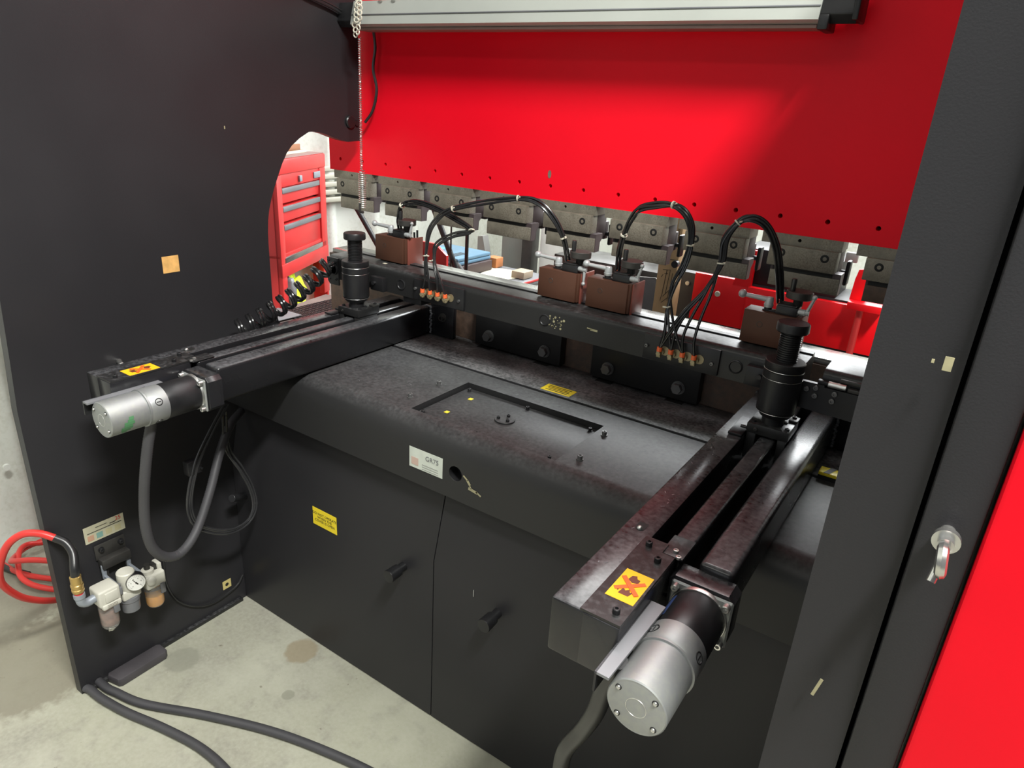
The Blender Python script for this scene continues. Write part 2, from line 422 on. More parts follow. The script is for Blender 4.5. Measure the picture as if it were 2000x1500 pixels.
put('print_line', join(Quad((-1.7488, .7225, .482), Y_, Z_, .09, .0015), Quad((-1.7488, .715, .493), Y_, Z_, .03, .0012), Quad((-1.7488, .745, .488), Y_, Z_, .016, .002)), INK, st)
for y, cmat in ((.685, M('faded_red_print', (.50, .30, .20))), (.708, M('teal_print', (.20, .36, .32))), (.732, M('faded_yellow_print', (.50, .46, .27))), (.756, bpy.data.materials['faded_yellow_print'])):
    put('colour_box', Quad((-1.7488, y, .467), Y_, Z_, .016, .016), cmat, st)
text('25', (-1.7486, .760, .495), Y_, Z_, .016, HOSR, st)
wl = put('warning_label', Quad((-1.7495, 1.054, .0905), Y_, Z_, .03, .031), YELP, sf, 'tiny yellow warning label low on the frame')
put('symbol', C((-1.7492, 1.054, .090), (-1.7485, 1.054, .090), .006), INK, wl)

sr = thing('press_frame', 'tall black steel side frame with a hinged panel, close by at right', 'machine frame', (-.017, 1.1, 0))
put('frame_plate', Poly(FR, 0, -.05, .015), BLK, sr)
put('side_cover', B((.019, .590, 0), (.0585, 1.7, 2.35), .002), BLK, sr)
eb = put('eye_bolt', join(C((.038, .592, 1.306), (.038, .565, 1.306), .006), C((.038, .578, 1.306), (.038, .572, 1.306), .010), Torus((.038, .553, 1.300), (1, .0, .15), .0105, .0042), C((.038, .567, 1.286), (.036, .560, 1.275), .0035)), CHR, sr, 'bright steel eye bolt')
put('paint_scrape', Quad((-.019, .5855, 1.112), (.20, 0, .98), (-.98, 0, .2), .022, .0028), CHIP, sr)
put('paint_chip', Quad((.004, .5855, 1.441), X_, Z_, .006, .011), CHIP, sr)
put('paint_chip', Quad((-.006, .5855, 1.441), X_, Z_, .002, .003), CHIP, sr)
rc = thing('red_door', 'bright red steel door panel, nearest thing at the right edge', 'door panel', (.5, .62, 0))
put('door_sheet', B((.0615, .583, 0), (.9, .60, 2.35), .004), RED, rc)
put('door_return', B((.064, .60, 0), (.9, .68, 2.35), .002), BLK, rc)

# ================================================================== ram with punch holders
HX = [-1.872 + .10515 * k for k in range(17)]
ram = thing('ram_beam', 'wide bright red upper beam with a row of small holes along its lower edge', 'press ram', (-1.0, 1.745, 1.36))
ed = [-1.925] + [x + .0525 for x in HX[:-1]] + [-.03]
rp = join(*[Poly([(a, 1.359), (b, 1.359), (b, 1.44), (a, 1.44)], 1, 1.72, 1.77, holes=[(x, 1.397, .0055)]) for a, b, x in zip(ed, ed[1:], HX)], Poly([(-1.925, 1.44), (-.03, 1.44), (-.03, 2.5), (-1.925, 2.5)], 1, 1.72, 1.77))
put('ram_plate', rp, RED, ram)
put('ram_back', B((-1.92, 1.765, 1.365), (-.035, 1.775, 2.49), 0), DARK, ram)
gsc = L((-1.036, 1.7198, 1.428), NY, [(0, .0001), (.0004, .011)], n=20)
for v in gsc.verts: v.co.x = (v.co.x + 1.036) * .5 - 1.036
put('grey_scuff', gsc, STEEL, ram, 'worn grey spot in the red paint')
holder0 = thing('punch_holder', 'x', 'tool holder', (-1.815, 1.74, 1.29), 'punch holders under the red beam')


def holder(h, x):
    put('mounting_plate', Poly([(x - .088, 1.334), (x + .092, 1.334), (x + .092, 1.359), (x - .088, 1.359)], 1, 1.718, 1.79, holes=[(x - .002, 1.3475, .004)]), STEEL, h)
    put('plate_back', B((x - .087, 1.75, 1.335), (x + .091, 1.792, 1.358), 0), STEELP, h)
    put('clamp_block', B((x - .064, 1.705, 1.285), (x + .088, 1.745, 1.3345), .0015), STEEL, h)
    put('holder_body', join(B((x - .052, 1.745, 1.27), (x + .0885, 1.80, 1.3345), .002), B((x - .03, 1.80, 1.26), (x + .086, 1.825, 1.31), .003)), STEELP, h)
    for dx in (-.035, .062):
        put('socket_bolt', join(L((x + dx, 1.706, 1.317), NY, [(0, .0095), (.0012, .0095), (.0018, .0078), (.0018, .0045), (.0, .0045), (0, 0)], n=16, cap=False)), DARK, h)
    put('safety_lever', join(B((x + .096, 1.80, 1.245), (x + .106, 1.828, 1.305), .006), C((x + .086, 1.812, 1.275), (x + .098, 1.812, 1.275), .006)), BLKM, h)


holder(holder0, -1.815)
WH = ['leftmost of the grey steel punch holders under the red beam, behind the hanging spring', 'second punch holder from the left, above the first brown block', 'third punch holder from the left, behind the tied cable bundle', 'fourth punch holder from the left, behind the first cable arch', 'middle punch holder, fifth from the left, above the second brown block', 'sixth punch holder from the left, left of the cardboard box', 'seventh punch holder from the left, just right of the cardboard box', 'eighth punch holder from the left, behind the rightmost cable arch', 'rightmost punch holder, against the right side frame']
holder0['label'] = WH[0]
HX2 = [-1.815 + .2103 * i for i in range(9)]
for i in range(1, 9): copytree(holder0, None, (.2103 * i, 0, 0), WH[i])
pun = thing('punch', 'grey punch in the leftmost holder, the spring hanging in front of it', 'press tool', (-1.795, 1.73, 1.236), 'punches in the holders')
x = -1.815
put('punch_body', Poly([(1.716, 1.285), (1.756, 1.285), (1.756, 1.272), (1.744, 1.262), (1.742, 1.236), (1.716, 1.236)], 0, x - .055, x + .103), STEELP, pun)
put('punch_face', B((x - .054, 1.712, 1.237), (x + .102, 1.7165, 1.274), .001), STEEL, pun)
put('dark_groove', B((x - .05, 1.715, 1.274), (x + .085, 1.722, 1.286), 0), DARK, pun)
PL = ['second punch from the left, above the first brown block', 'third punch from the left, crossed by the tied cables', 'fourth punch from the left, dark plain face beside the steel column', 'fifth punch from the left, above the second brown block', 'sixth punch from the left, left of the cardboard box', 'seventh punch from the left, right of the cardboard box', 'eighth punch from the left, behind the rightmost cable arch', 'rightmost punch, with a rough speckled rusty face']
for i in range(1, 9):
    c = copytree(pun, None, (.2103 * i, 0, 0), PL[i - 1])
    if i == 8:
        for ch in c.children:
            if ch.name.startswith('punch_face'): ch.data = ch.data.copy(); ch.data.materials[0] = RUST

# ================================================================== bed, cover and lower cabinet
bed = thing('lower_bed', 'thick lower steel bed with rusty patches and a bright machined top edge', 'press bed', (-1.0, 1.745, 0))
put('bed_plate', B((-1.93, 1.705, 0), (-.055, 1.775, 1.070), .002), RUST, bed)
put('top_rail', B((-1.92, 1.712, 1.070), (-.056, 1.80, 1.0855), .0015), STAIN, bed, 'bright machined steel top rail')
put('front_skin', B((-1.92, 1.775, 0), (-.056, 1.781, 1.06), 0), BLK, bed)
BR = []
for i, (x0, x1, lab) in enumerate(((-1.236, -.925, 'left bolted black bar below the gauge beam'), (-.823, -.505, 'right bolted black bar below the gauge beam'))):
    t = thing('spacer_bar', lab, 'steel bar', ((x0 + x1) / 2, 1.69, .895), 'bolted black bars on the bed')
    put('bar', B((x0, 1.672, .897), (x1, 1.705, 1.055), .002), BLKD, t)
    for bx in ((-1.182, -.978) if i == 0 else (-.769, -.56)):
        b = put('hex_bolt', join(C((bx, 1.672, .932), (bx, 1.669, .932), .0185), C((bx, 1.669, .932), (bx, 1.666, .932), .0165), C((bx, 1.666, .932), (bx, 1.653, .932), .0145, n=6, bev=.001)), SCR, t)
# recess behind the rust patches: bar behind beam
coverZ = .89
cov = thing('top_cover', 'broad black sheet-metal cover with rounded front edge between the two arms', 'machine cover', (-.9, 1.3, .73))
prof = [(1.12, .727)]
R = .055
for k in range(0, 9):
    a = PI / 2 * k / 8; prof.append((1.12 + R - R * math.cos(a), coverZ - R + R * math.sin(a)))


def sheet(pr, x0, x1, hole=None):
    bm = bmesh.new(); A = [bm.verts.new((x0, y, z)) for y, z in pr]; D = [bm.verts.new((x1, y, z)) for y, z in pr]
    for i in range(len(pr) - 1): bm.faces.new((A[i], D[i], D[i + 1], A[i + 1]))
    return bm


xa, xb = -1.748, -.052
hx0, hx1, hy0, hy1 = -1.0565, -.6395, 1.1755, 1.4065
face = Poly([(xa, .727), (xb, .727), (xb, coverZ - R), (xa, coverZ - R)], 1, 1.12, 1.1215, holes=[(-.869, .797, .0195)])
rnd = sheet(prof[1:] + [(hy0, coverZ)], xa, xb)
tops = []
for (x0, x1, y0, y1) in ((xa, hx0, hy0, 1.482), (hx1, xb, hy0, 1.482), (hx0, hx1, hy1, 1.482)):
    bm = bmesh.new(); bm.faces.new([bm.verts.new(p) for p in ((x0, y0, coverZ), (x1, y0, coverZ), (x1, y1, coverZ), (x0, y1, coverZ))]); tops.append(bm)
lipr = bmesh.new()
for a, b2 in (((hx0, hy0), (hx0, hy1)), ((hx0, hy1), (hx1, hy1)), ((hx1, hy1), (hx1, hy0)), ((hx1, hy0), (hx0, hy0))):
    lipr.faces.new([lipr.verts.new(p) for p in ((*a, coverZ), (*b2, coverZ), (*b2, coverZ - .03), (*a, coverZ - .03))])
cb = join(face, rnd, *tops, lipr); bmesh.ops.remove_doubles(cb, verts=cb.verts, dist=1e-5)
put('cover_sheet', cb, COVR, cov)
put('hole_sleeve', L((-.869, 1.1205, .797), Y_, [(0, .0195), (.03, .0195), (.03, 0)], n=28, cap=False), BLKM, cov)
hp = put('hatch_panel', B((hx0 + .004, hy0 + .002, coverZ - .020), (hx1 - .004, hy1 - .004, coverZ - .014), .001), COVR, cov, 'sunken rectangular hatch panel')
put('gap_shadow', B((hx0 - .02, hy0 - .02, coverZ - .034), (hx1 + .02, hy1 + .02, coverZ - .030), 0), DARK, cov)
for (bx, by) in ((-1.035, 1.195), (-1.035, 1.385), (-.85, 1.39), (-.665, 1.385), (-.665, 1.195), (-.86, 1.185)):
    put('hatch_screw', Bolt((bx, by, coverZ - .014), Z_, .0045, .007, True, False), BLKM, hp)
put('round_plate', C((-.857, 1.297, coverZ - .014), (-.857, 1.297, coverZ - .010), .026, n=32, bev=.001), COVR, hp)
for a in (90, 210, 330):
    put('plate_screw', Bolt((-.857 + .016 * math.cos(math.radians(a)), 1.297 + .016 * math.sin(math.radians(a)), coverZ - .010), Z_, .0045, .006, False, False), BLKM, hp)
for (lx, ly) in ((-1.0, 1.345), (-.995, 1.24)):
    put('yellow_tag', Quad((lx, ly, coverZ - .0138), X_, Y_, .011, .012), YEL, hp)
for (bx, by) in ((-1.105, 1.34), (-1.105, 1.225), (-.615, 1.36), (-.60, 1.215)):
    put('cover_screw', Bolt((bx, by, coverZ), Z_, .006, .009, True, False), SCR, cov)
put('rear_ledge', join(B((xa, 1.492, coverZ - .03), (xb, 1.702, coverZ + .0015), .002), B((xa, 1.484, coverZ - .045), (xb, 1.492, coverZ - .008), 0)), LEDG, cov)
for nx in (-1.20, -.99, -.78, -.57): put('notch', B((nx - .02, 1.66, coverZ + .0016), (nx + .03, 1.70, coverZ + .002), 0), DARK, cov)
sc_ = []
for k in range(46):
    px_ = random.uniform(-1.5, -.2); py_ = random.uniform(1.185, 1.47)
    if hx0 - .03 < px_ < hx1 + .03 and hy0 - .01 < py_ < hy1 + .01: continue
    a_ = random.uniform(-.6, 1.2); sc_.append(Quad((px_, py_, coverZ + .0003), (math.cos(a_), math.sin(a_), 0), (-math.sin(a_), math.cos(a_), 0), random.uniform(.004, .014), random.uniform(.0006, .0012), .0002))
put('scratches', join(*sc_), ALUM, cov, kind='stuff')
cl = put('caution_label', Quad((-.8385, 1.5245, coverZ + .0016), X_, Y_, .09, .045), YEL, cov, 'yellow caution label on the ledge')
put('print_line', join(*[Quad((-.8385 + random.uniform(-.003, .003), 1.5245 + .0135 - .009 * k, coverZ + .0022), X_, Y_, .074 - random.random() * .012, .0035, .0003) for k in range(4)]), INK, cl)
lb = put('serial_label', Quad((-.959, 1.1195, .7965), X_, Z_, .104, .054), LBLW, cov, 'faded white paper label')
put('pale_red_print', Quad((-.993, 1.1188, .788), X_, Z_, .022, .02), M('pale_red_print', (.55, .40, .34)), lb)
put('print_line', join(*[Quad((-.945, 1.1188, .786 - .006 * k), X_, Z_, .05, .0012) for k in range(3)]), GREYP, lb)
text('GR75', (-.939, 1.1186, .806), X_, Z_, .018, ALUM, lb)
put('paint_chip', join(*[Quad((x0, 1.1192, z0), (1, 0, s), (-s, 0, 1), w, h) for x0, z0, w, h, s in ((-.838, .797, .016, .004, -.7), (-.829, .788, .014, .006, -1.2), (-.823, .778, .008, .003, -1.5), (-.816, .772, .026, .007, -.15), (-.800, .769, .016, .004, -.5))]), CHIP, cov)
# lower cabinet doors
doors = []
for i, (x0, x1, lab) in enumerate(((-1.748, -.9295, 'left black lower cover panel with a yellow notice and one round knob'), (-.9265, -.052, 'right black lower cover panel behind the right arm'))):
    t = thing('cover_panel', lab, 'cover panel', ((x0 + x1) / 2, 1.14, .006), 'lower cover panels')
    put('panel_sheet', Poly([(1.119, .004), (1.119, .525), (1.165, .722), (1.169, .722), (1.1225, .524), (1.1225, .004)], 0, x0, x1), BLK, t)
    kx, kz = ((-1.03, .462), (-.727, .468))[i]
    k = put('knob', L((kx, 1.119, kz), NY, [(0, .0125), (.018, .0115), (.020, .0135), (.022, .0165), (.056, .0178), (.058, .0170), (.058, 0)], n=28), BLKM, t)
    doors.append(t)
nl = put('notice_label', Quad((-1.330, 1.1183, .478), X_, Z_, .098, .057), YEL, doors[0], 'yellow notice DO NOT OPERATE WHEN THE COVER IS OPEN')
text('DO NOT OPERATE\nWHEN THE\nCOVER IS OPEN', (-1.330, 1.1178, .478), X_, Z_, .0115, INK, nl)
put('scratch', join(Quad((-.862, 1.152, .66), (0, .23, .97), X_, .13, .0012), Quad((-.8, 1.1186, .49), X_, Z_, .002, .02)), GREYP, doors[1])
put('yellow_tag', Quad((-.463, 1.1185, .470), X_, Z_, .034, .012), YEL, doors[1])
pp = put('breather_pipe', C((-1.699, 1.119, .415), (-1.68, 1.06, .44), .012, bev=.001), BLKM, doors[0])
put('cable_slot', Quad((-1.728, 1.152, .66), (1, 0, 0), (0, .23, .97), .03, .06), DARK, doors[0])

# ================================================================== gauge arms
DA = -1.2365
arm = thing('gauge_arm', 'right black slotted gauge arm with a large yellow no-touch label', 'slide arm', (-.263, 1.1, .895), 'arms of the back gauge')
ZT = .985
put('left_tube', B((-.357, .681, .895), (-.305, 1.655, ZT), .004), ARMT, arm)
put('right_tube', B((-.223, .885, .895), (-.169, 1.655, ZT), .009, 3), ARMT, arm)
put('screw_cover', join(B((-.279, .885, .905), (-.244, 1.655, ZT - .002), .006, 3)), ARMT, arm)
put('channel_floor', B((-.306, .885, .896), (-.222, 1.65, .902), 0), DARK, arm)
hb = put('head_box', join(B((-.308, .6805, .897), (-.254, .872, ZT - .0015), .002)), BLKG, arm)
tp = put('head_plate', Poly([(-.313, .682), (-.2545, .682), (-.2545, .868), (-.275, .868), (-.275, .895), (-.313, .895)], 2, ZT - .001, ZT + .003), BLKD, arm)
for bx, by in ((-.2985, .872), (-.2715, .842), (-.270, .702)): put('cap_screw', Bolt((bx, by, ZT + .003), Z_, .0052, .008, False, False), BLKM, tp)
yl = put('no_touch_label', Quad((-.279, .7635, ZT + .003), X_, Y_, .042, .071), ORY, arm, 'orange-yellow label with crossed-out hand symbol')
put('hand_symbol', join(Poly([(-.288, .777), (-.286, .787), (-.280, .790), (-.277, .784), (-.272, .783), (-.272, .775), (-.280, .772)], 2, ZT + .0036, ZT + .0039), Poly([(-.287, .741), (-.272, .741), (-.269, .753), (-.273, .750), (-.276, .756), (-.280, .751), (-.285, .755)], 2, ZT + .0036, ZT + .0039), Poly([(-.291, .746), (-.289, .746), (-.289, .753), (-.291, .753)], 2, ZT + .0036, ZT + .0039)), INKR, yl)
put('red_cross', join(Quad((-.279, .7635, ZT + .0040), (1, .95, 0), (-.95, 1, 0), .046, .007, .0003), Quad((-.279, .7635, ZT + .0044), (1, -.95, 0), (.95, 1, 0), .046, .007, .0003)), INKO, yl)
mm = put('motor_mount', Poly([(-.236, .888), (-.164, .888), (-.154, .898), (-.154, .963), (-.164, .973), (-.244, .973), (-.252, .965), (-.252, .900)], 1, .849, .886, bev=.0012), BLKG, arm)
put('cover_strip', B((-.279, .872, ZT - .002), (-.244, .93, ZT + .001), .001), BLKD, arm)
for bx, by in ((-.260, .886), (-.2505, .872)): put('silver_screw', Bolt((bx, by, ZT + .001), Z_, .0042, .004, False, False), CHR, arm)
put('slot', join(L((-.331, .912, ZT + .0002), Z_, [(0, .0078), (.0004, .0078)], n=20), B((-.339, .912, ZT - .0), (-.323, .93, ZT + .0005), 0)), DARK, arm)
put('adjusting_screw', Sph((-.331, .910, ZT + .001), .0048), CHR, arm)
put('cable_guard', Poly([(-.2535, .787), (-.2315, .787), (-.236, .62), (-.2555, .62)], 2, .958, .962), ALUM, arm, 'flat grey cable guard strip')
put('guard_lip', B((-.2555, .62, .93), (-.2525, .787, .962), 0), BLKM, arm)
put('end_bracket', join(B((-.169, 1.655, .893), (-.075, 1.672, 1.05), .003), B((-.36, 1.655, .90), (-.169, 1.672, .984), .002)), BLKG, arm)
put('bracket_bolt', L((-.118, 1.655, .958), NY, [(0, .014), (.003, .014), (.003, .0095), (.012, .0095), (.012, .005), (.006, .005), (.006, 0)], n=20, cap=False), DKST, arm)
wb = []
for k in range(16): wb.append(Sph((-.166 + random.uniform(-.002, .002), 1.652 + random.uniform(-.002, .002), .90 + k * .0055), .0042, 8))
for k in range(10): wb.append(Sph((-.168 - k * .0055, 1.6525, ZT + random.uniform(-.001, .001)), .0036, 8))
put('weld_bead', join(*wb), ALUM, arm)
put('scratch', join(*[Quad((-.357 + random.uniform(.01, .045), random.uniform(.72, 1.3), ZT + .0004), (random.uniform(-1, 1), 1, 0), (-1, random.uniform(-.3, .3), 0), random.uniform(.003, .008), .0018, .0002) for _ in range(16)]), ALUM, arm)
arm2 = copytree(arm, None, (DA, 0, 0), 'left black slotted gauge arm beside the left side frame')

# ================================================================== motors
mo = thing('drive_motor', 'large silver and black cylindrical motor on the right arm, nearest the camera', 'motor', (-.2, .74, .889), 'motors of the gauge arms')
A = V((-.2, .63, .929))
put('end_housing', L(A, Y_, [(0, .0385), (.0015, .0400), (.083, .0405)], n=48), ALU, mo)
put('end_face', L(A + V((0, -.0006, 0)), Y_, [(0, .034), (.0012, .0385)], n=48), ALU, mo)
put('face_ring', Torus(A + V((0, -.0004, 0)), Y_, .0135, .0006, 36, 6), CHR, mo)
put('seam_ring', L(A + V((0, .083, 0)), Y_, [(0, .0405), (.0005, .0432), (.004, .0432), (.0045, .0405), (.006, .0405)], n=48), ALU, mo)
put('front_housing', L(A + V((0, .089, 0)), Y_, [(0, .0408), (.004, .0425), (.040, .0425), (.041, .041)], n=48), ALU, mo)
for ang in (27, 130, -48):
    a = math.radians(ang); d = V((math.cos(a), 0, math.sin(a))); pq = A + V((0, .107, 0)) + d * .0415
    put('vent_port', join(L(pq, d, [(0, .0085), (.0014, .0085), (.0014, .007), (.0004, .0065), (.0004, 0)], n=18, cap=False), Quad(pq + d * .0006, Y_, d.cross(Y_), .010, .002, .0005)), BLKM, mo)
for ang in (-100,):
    a = math.radians(ang); d = V((math.cos(a), 0, math.sin(a))); pq = A + V((0, .106, 0)) + d * .041
    put('cable_gland', C(pq, pq + d * .018, .010), BLKM, mo)
for ang in (40, 140, 220, 320):
    a = math.radians(ang + 4); pq = A + V((.0315 * math.cos(a), 0, .0315 * math.sin(a)))
    put('end_screw', join(L(pq + V((0, -.0002, 0)), NY, [(0, .0042), (.0009, .0042)], n=14)), DARK, mo)
    put('screw_head', L(pq + V((0, -.0008, 0)), NY, [(0, .0031), (.0018, .0026), (.0024, .0012), (.0018, 0)], n=12), CHR, mo)
put('black_gearbox', L(A + V((0, .129, 0)), Y_, [(0, .0405), (.003, .0415), (.076, .0415), (.08, .040)], n=48), BLKM, mo)
put('flange_ring', L(A + V((0, .208, 0)), Y_, [(0, .0425), (.004, .0435), (.0065, .0435)], n=40), CHR, mo)
put('square_flange', B((A.x - .046, A.y + .2125, A.z - .040), (A.x + .046, A.y + .218, A.z + .040), .004, 1), ALU, mo)
for sx in (-1, 1):
    for sz in (-1, 1): put('flange_bolt', Bolt((A.x + sx * .038, A.y + .2125, A.z + sz * .033), NY, .0058, .010, False, False), CHR, mo)
put('blue_label', join(*[Quad(A + V((.0412 * math.cos(math.radians(a)), .172, .0412 * math.sin(math.radians(a)))), Y_, V((-math.sin(math.radians(a)), 0, math.cos(math.radians(a)))), .05, .0032, .0005) for a in (138, 142, 146)]), M('blue_print', (.05, .09, .25)), mo)
mo2 = copytree(mo, None, (-1.2415, 0, 0), 'silver and black cylindrical motor with a green scuff, on the left arm')
put('green_scuff', join(*[Quad(V((-1.4415, .63, .929)) + V((.0409 * math.cos(math.radians(a)), .028 + .0006 * (a + 40) * .5, .0409 * math.sin(math.radians(a)))), Y_, V((-math.sin(math.radians(a)), 0, math.cos(math.radians(a)))), w, .0062, .0003) for a, w in ((-42, .010), (-34, .02), (-26, .024), (-18, .018), (-10, .022), (-2, .012), (6, .01))]), GRN, mo2)

# ================================================================== height screws (columns)
tw = thing('height_screw', 'right black threaded height-adjusting column standing on the gauge arm', 'column', (-.263, 1.42, .985), 'height columns of the back gauge')
x, y = -.263, 1.422
th = [(0, .0195)]
z = 0
while z < .062: th += [(z + .0008, .0213), (z + .0028, .0213), (z + .0036, .0188), (z + .0044, .0188)]; z += .0045
put('top_cap', L((x, y, 1.213), Z_, [(0, .030), (.002, .0318), (.016, .0318), (.019, .030)], n=40), BLKM, tw)
put('threaded_screw', L((x, y, 1.151), Z_, th, n=32), BLKM, tw)
put('collar', L((x, y, 1.133), Z_, [(0, .0385), (.0015, .0395), (.017, .0395), (.0185, .038)], n=44), BLKM, tw)
put('body', L((x, y, 1.042), Z_, [(0, .037), (.003, .0392), (.072, .0392), (.0725, .0385), (.0735, .0385), (.074, .0392), (.0885, .0392), (.0892, .038), (.091, .038)], n=44), BLKM, tw)
put('lower_ring', L((x, y, 1.030), Z_, [(0, .030), (.011, .0385), (.012, .0385)], n=44), BLKM, tw)
put('bright_edge', join(Torus((x, y, 1.1335), Z_, .0392, .0006, 44, 6), Torus((x, y, 1.115), Z_, .0393, .0004, 44, 6), Torus((x, y, 1.0415), Z_, .0385, .0005, 44, 6)), CHR, tw)
put('neck', L((x, y, 1.005), Z_, [(0, .023), (.026, .023)], n=32), BLKM, tw)
cb_ = put('slide_block', join(B((-.306, 1.388, .990), (-.2205, 1.475, 1.012), .0015), B((-.304, 1.39, .93), (-.285, 1.47, .990), .001), B((-.240, 1.39, .93), (-.2235, 1.47, .990), .001)), BLKD, tw)
put('corner_clamp', join(B((-.237, 1.448, 1.012), (-.219, 1.476, 1.017), .001)), DKST, tw)
for bx, by, bz in ((-.229, 1.466, 1.017), (-.228, 1.402, 1.012), (-.296, 1.402, 1.012), (-.240, 1.436, 1.012)): put('cap_screw', Bolt((bx, by, bz), Z_, .005, .0035, False, False), BLKM, tw)
put('front_screw', Bolt((-.287, 1.388, 1.001), NY, .004, .003, False, False), DKST, tw)
put('stop_tab', join(B((-.335, 1.36, .9865), (-.306, 1.46, .992), .001), C((-.318, 1.39, .999), (-.306, 1.39, .999), .0035)), BLKM, tw)
tw2 = copytree(tw, None, (-1.2365, 0, 0), 'left black threaded height-adjusting column standing on the gauge arm')

# ================================================================== gauge beam
gb = thing('gauge_beam', 'long black steel cross beam of the back gauge carrying the brown blocks', 'gauge beam', (-.87, 1.52, 1.06))
pr = [(1.47, 1.063), (1.47, 1.118)]
for k in range(1, 7): a = PI / 2 * k / 6; pr.append((1.47 + .017 - .017 * math.cos(a), 1.118 + .017 * math.sin(a)))
pr += [(1.548, 1.135), (1.548, 1.131), (1.553, 1.131), (1.553, 1.138), (1.575, 1.138), (1.575, 1.063)]
put('beam_body', Poly(pr, 0, -1.668, -.235), BLKD, gb)
put('beam_end', Poly([(1.47, 1.068), (1.47, 1.118)] + pr[2:8] + [(1.575, 1.135), (1.575, 1.068)], 0, -.195, -.055), BLKD, gb)
put('end_plate', Poly([(-1.668, 1.055), (-1.660, 1.045), (-1.62, 1.045), (-1.62, 1.130), (-1.668, 1.130)], 1, 1.464, 1.47), BLKM, gb)
put('cord_socket', L((-1.640, 1.464, 1.094), NY, [(0, .018), (.003, .018), (.004, .0145), (.0, .014), (0, 0)], n=24, cap=False), BLKM, gb)
for dx, dz in ((-.018, .028), (.014, .028), (.014, -.028), (-.016, -.03)): put('cap_screw', Bolt((-1.643 + dx, 1.464, 1.092 + dz), NY, .0038, .004, False, False), BLKM, gb)
put('under_bracket', B((-1.36, 1.475, 1.045), (-1.29, 1.57, 1.064), .002), BLKM, gb)
for hx in (-1.361, -.867, -.372): put('hole_plug', join(L((hx, 1.47, 1.096), NY, [(0, .0155), (.002, .0155), (.003, .0135), (.001, .012), (.001, 0)], n=26, cap=False)), BLKM, gb)
for s, x0 in ((0, -1.307), (1, -.589)):
    mp = put('manifold_plate', B((x0, 1.463, 1.066), (x0 + .181, 1.470, 1.126), .001), BLKM, gb)
    for dx in (.008, .166): put('cap_screw', Bolt((x0 + dx, 1.463, 1.098 if dx < .1 else 1.092), NY, .0042, .005, False, False), SCR, mp)
    for k in range(4):
        fx = x0 + .046 + .0275 * k; fz = 1.093
        put('hose_fitting', join(C((fx, 1.463, fz), (fx, 1.452, fz), .0085, n=14), C((fx, 1.452, fz - .002), (fx, 1.441, fz - .002), .0055, n=6), B((fx - .005, 1.444, fz - .011), (fx + .005, 1.452, fz - .004), .001)), DULB, mp)
        put('orange_collar', C((fx, 1.4475, fz + .003), (fx, 1.4475, fz + .013), .0062, n=10), ORG, mp)
        put('washer', L((fx + .008, 1.4627, fz + .002), NY, [(0, .011), (.0015, .011)], n=20), DULB, mp)
put('side_block', join(B((-1.470, 1.452, 1.064), (-1.418, 1.470, 1.106), .002), C((-1.452, 1.452, 1.088), (-1.452, 1.444, 1.088), .006, n=6)), BLKM, gb)
put('side_block', join(B((-.345, 1.452, 1.068), (-.306, 1.470, 1.112), .002), C((-.314, 1.452, 1.094), (-.314, 1.444, 1.094), .005)), BLKM, gb)
hbk = put('hinge_bracket', join(Poly([(-.234, 1.050), (-.234, 1.108), (-.185, 1.108), (-.185, 1.104), (-.118, 1.104), (-.112, 1.098), (-.120, 1.046)], 1, 1.452, 1.463), B((-.20, 1.455, 1.108), (-.16, 1.468, 1.116), .001)), BLKM, gb)
for bx, bz in ((-.217, 1.094), (-.200, 1.100), (-.199, 1.083), (-.163, 1.096), (-.165, 1.080)): put('cap_screw', Bolt((bx, 1.452, bz), NY, .0056, .006, False, False), SCR, hbk)
put('hinge_pin', C((-.180, 1.456, 1.112), (-.145, 1.456, 1.112), .0065, bev=.001), CHR, hbk)
put('hinge_leaf', join(B((-.16, 1.462, 1.118), (-.10, 1.47, 1.126), .001), B((-.142, 1.453, 1.105), (-.115, 1.465, 1.113), .001)), DKST, hbk)
put('torn_label', join(*[L((-.835 + dx, 1.4692, 1.096 + dz), NY, [(0, r), (.0004, r)], n=7) for dx, dz, r in [(random.uniform(-.02, .025), random.uniform(-.016, .016), random.uniform(.001, .0035)) for _ in range(26)]], Quad((-.725, 1.4694, 1.100), X_, Z_, .02, .005), Quad((-.738, 1.4694, 1.102), X_, Z_, .012, .003)), CHIP, gb)
put('top_mark', join(Quad((-.84, 1.50, 1.1352), X_, Y_, .04, .02, .0002)), BLKM, gb)
put('white_chip', Quad((-1.465, 1.51, 1.1352), X_, Y_, .012, .010, .0003), PAPER, gb)

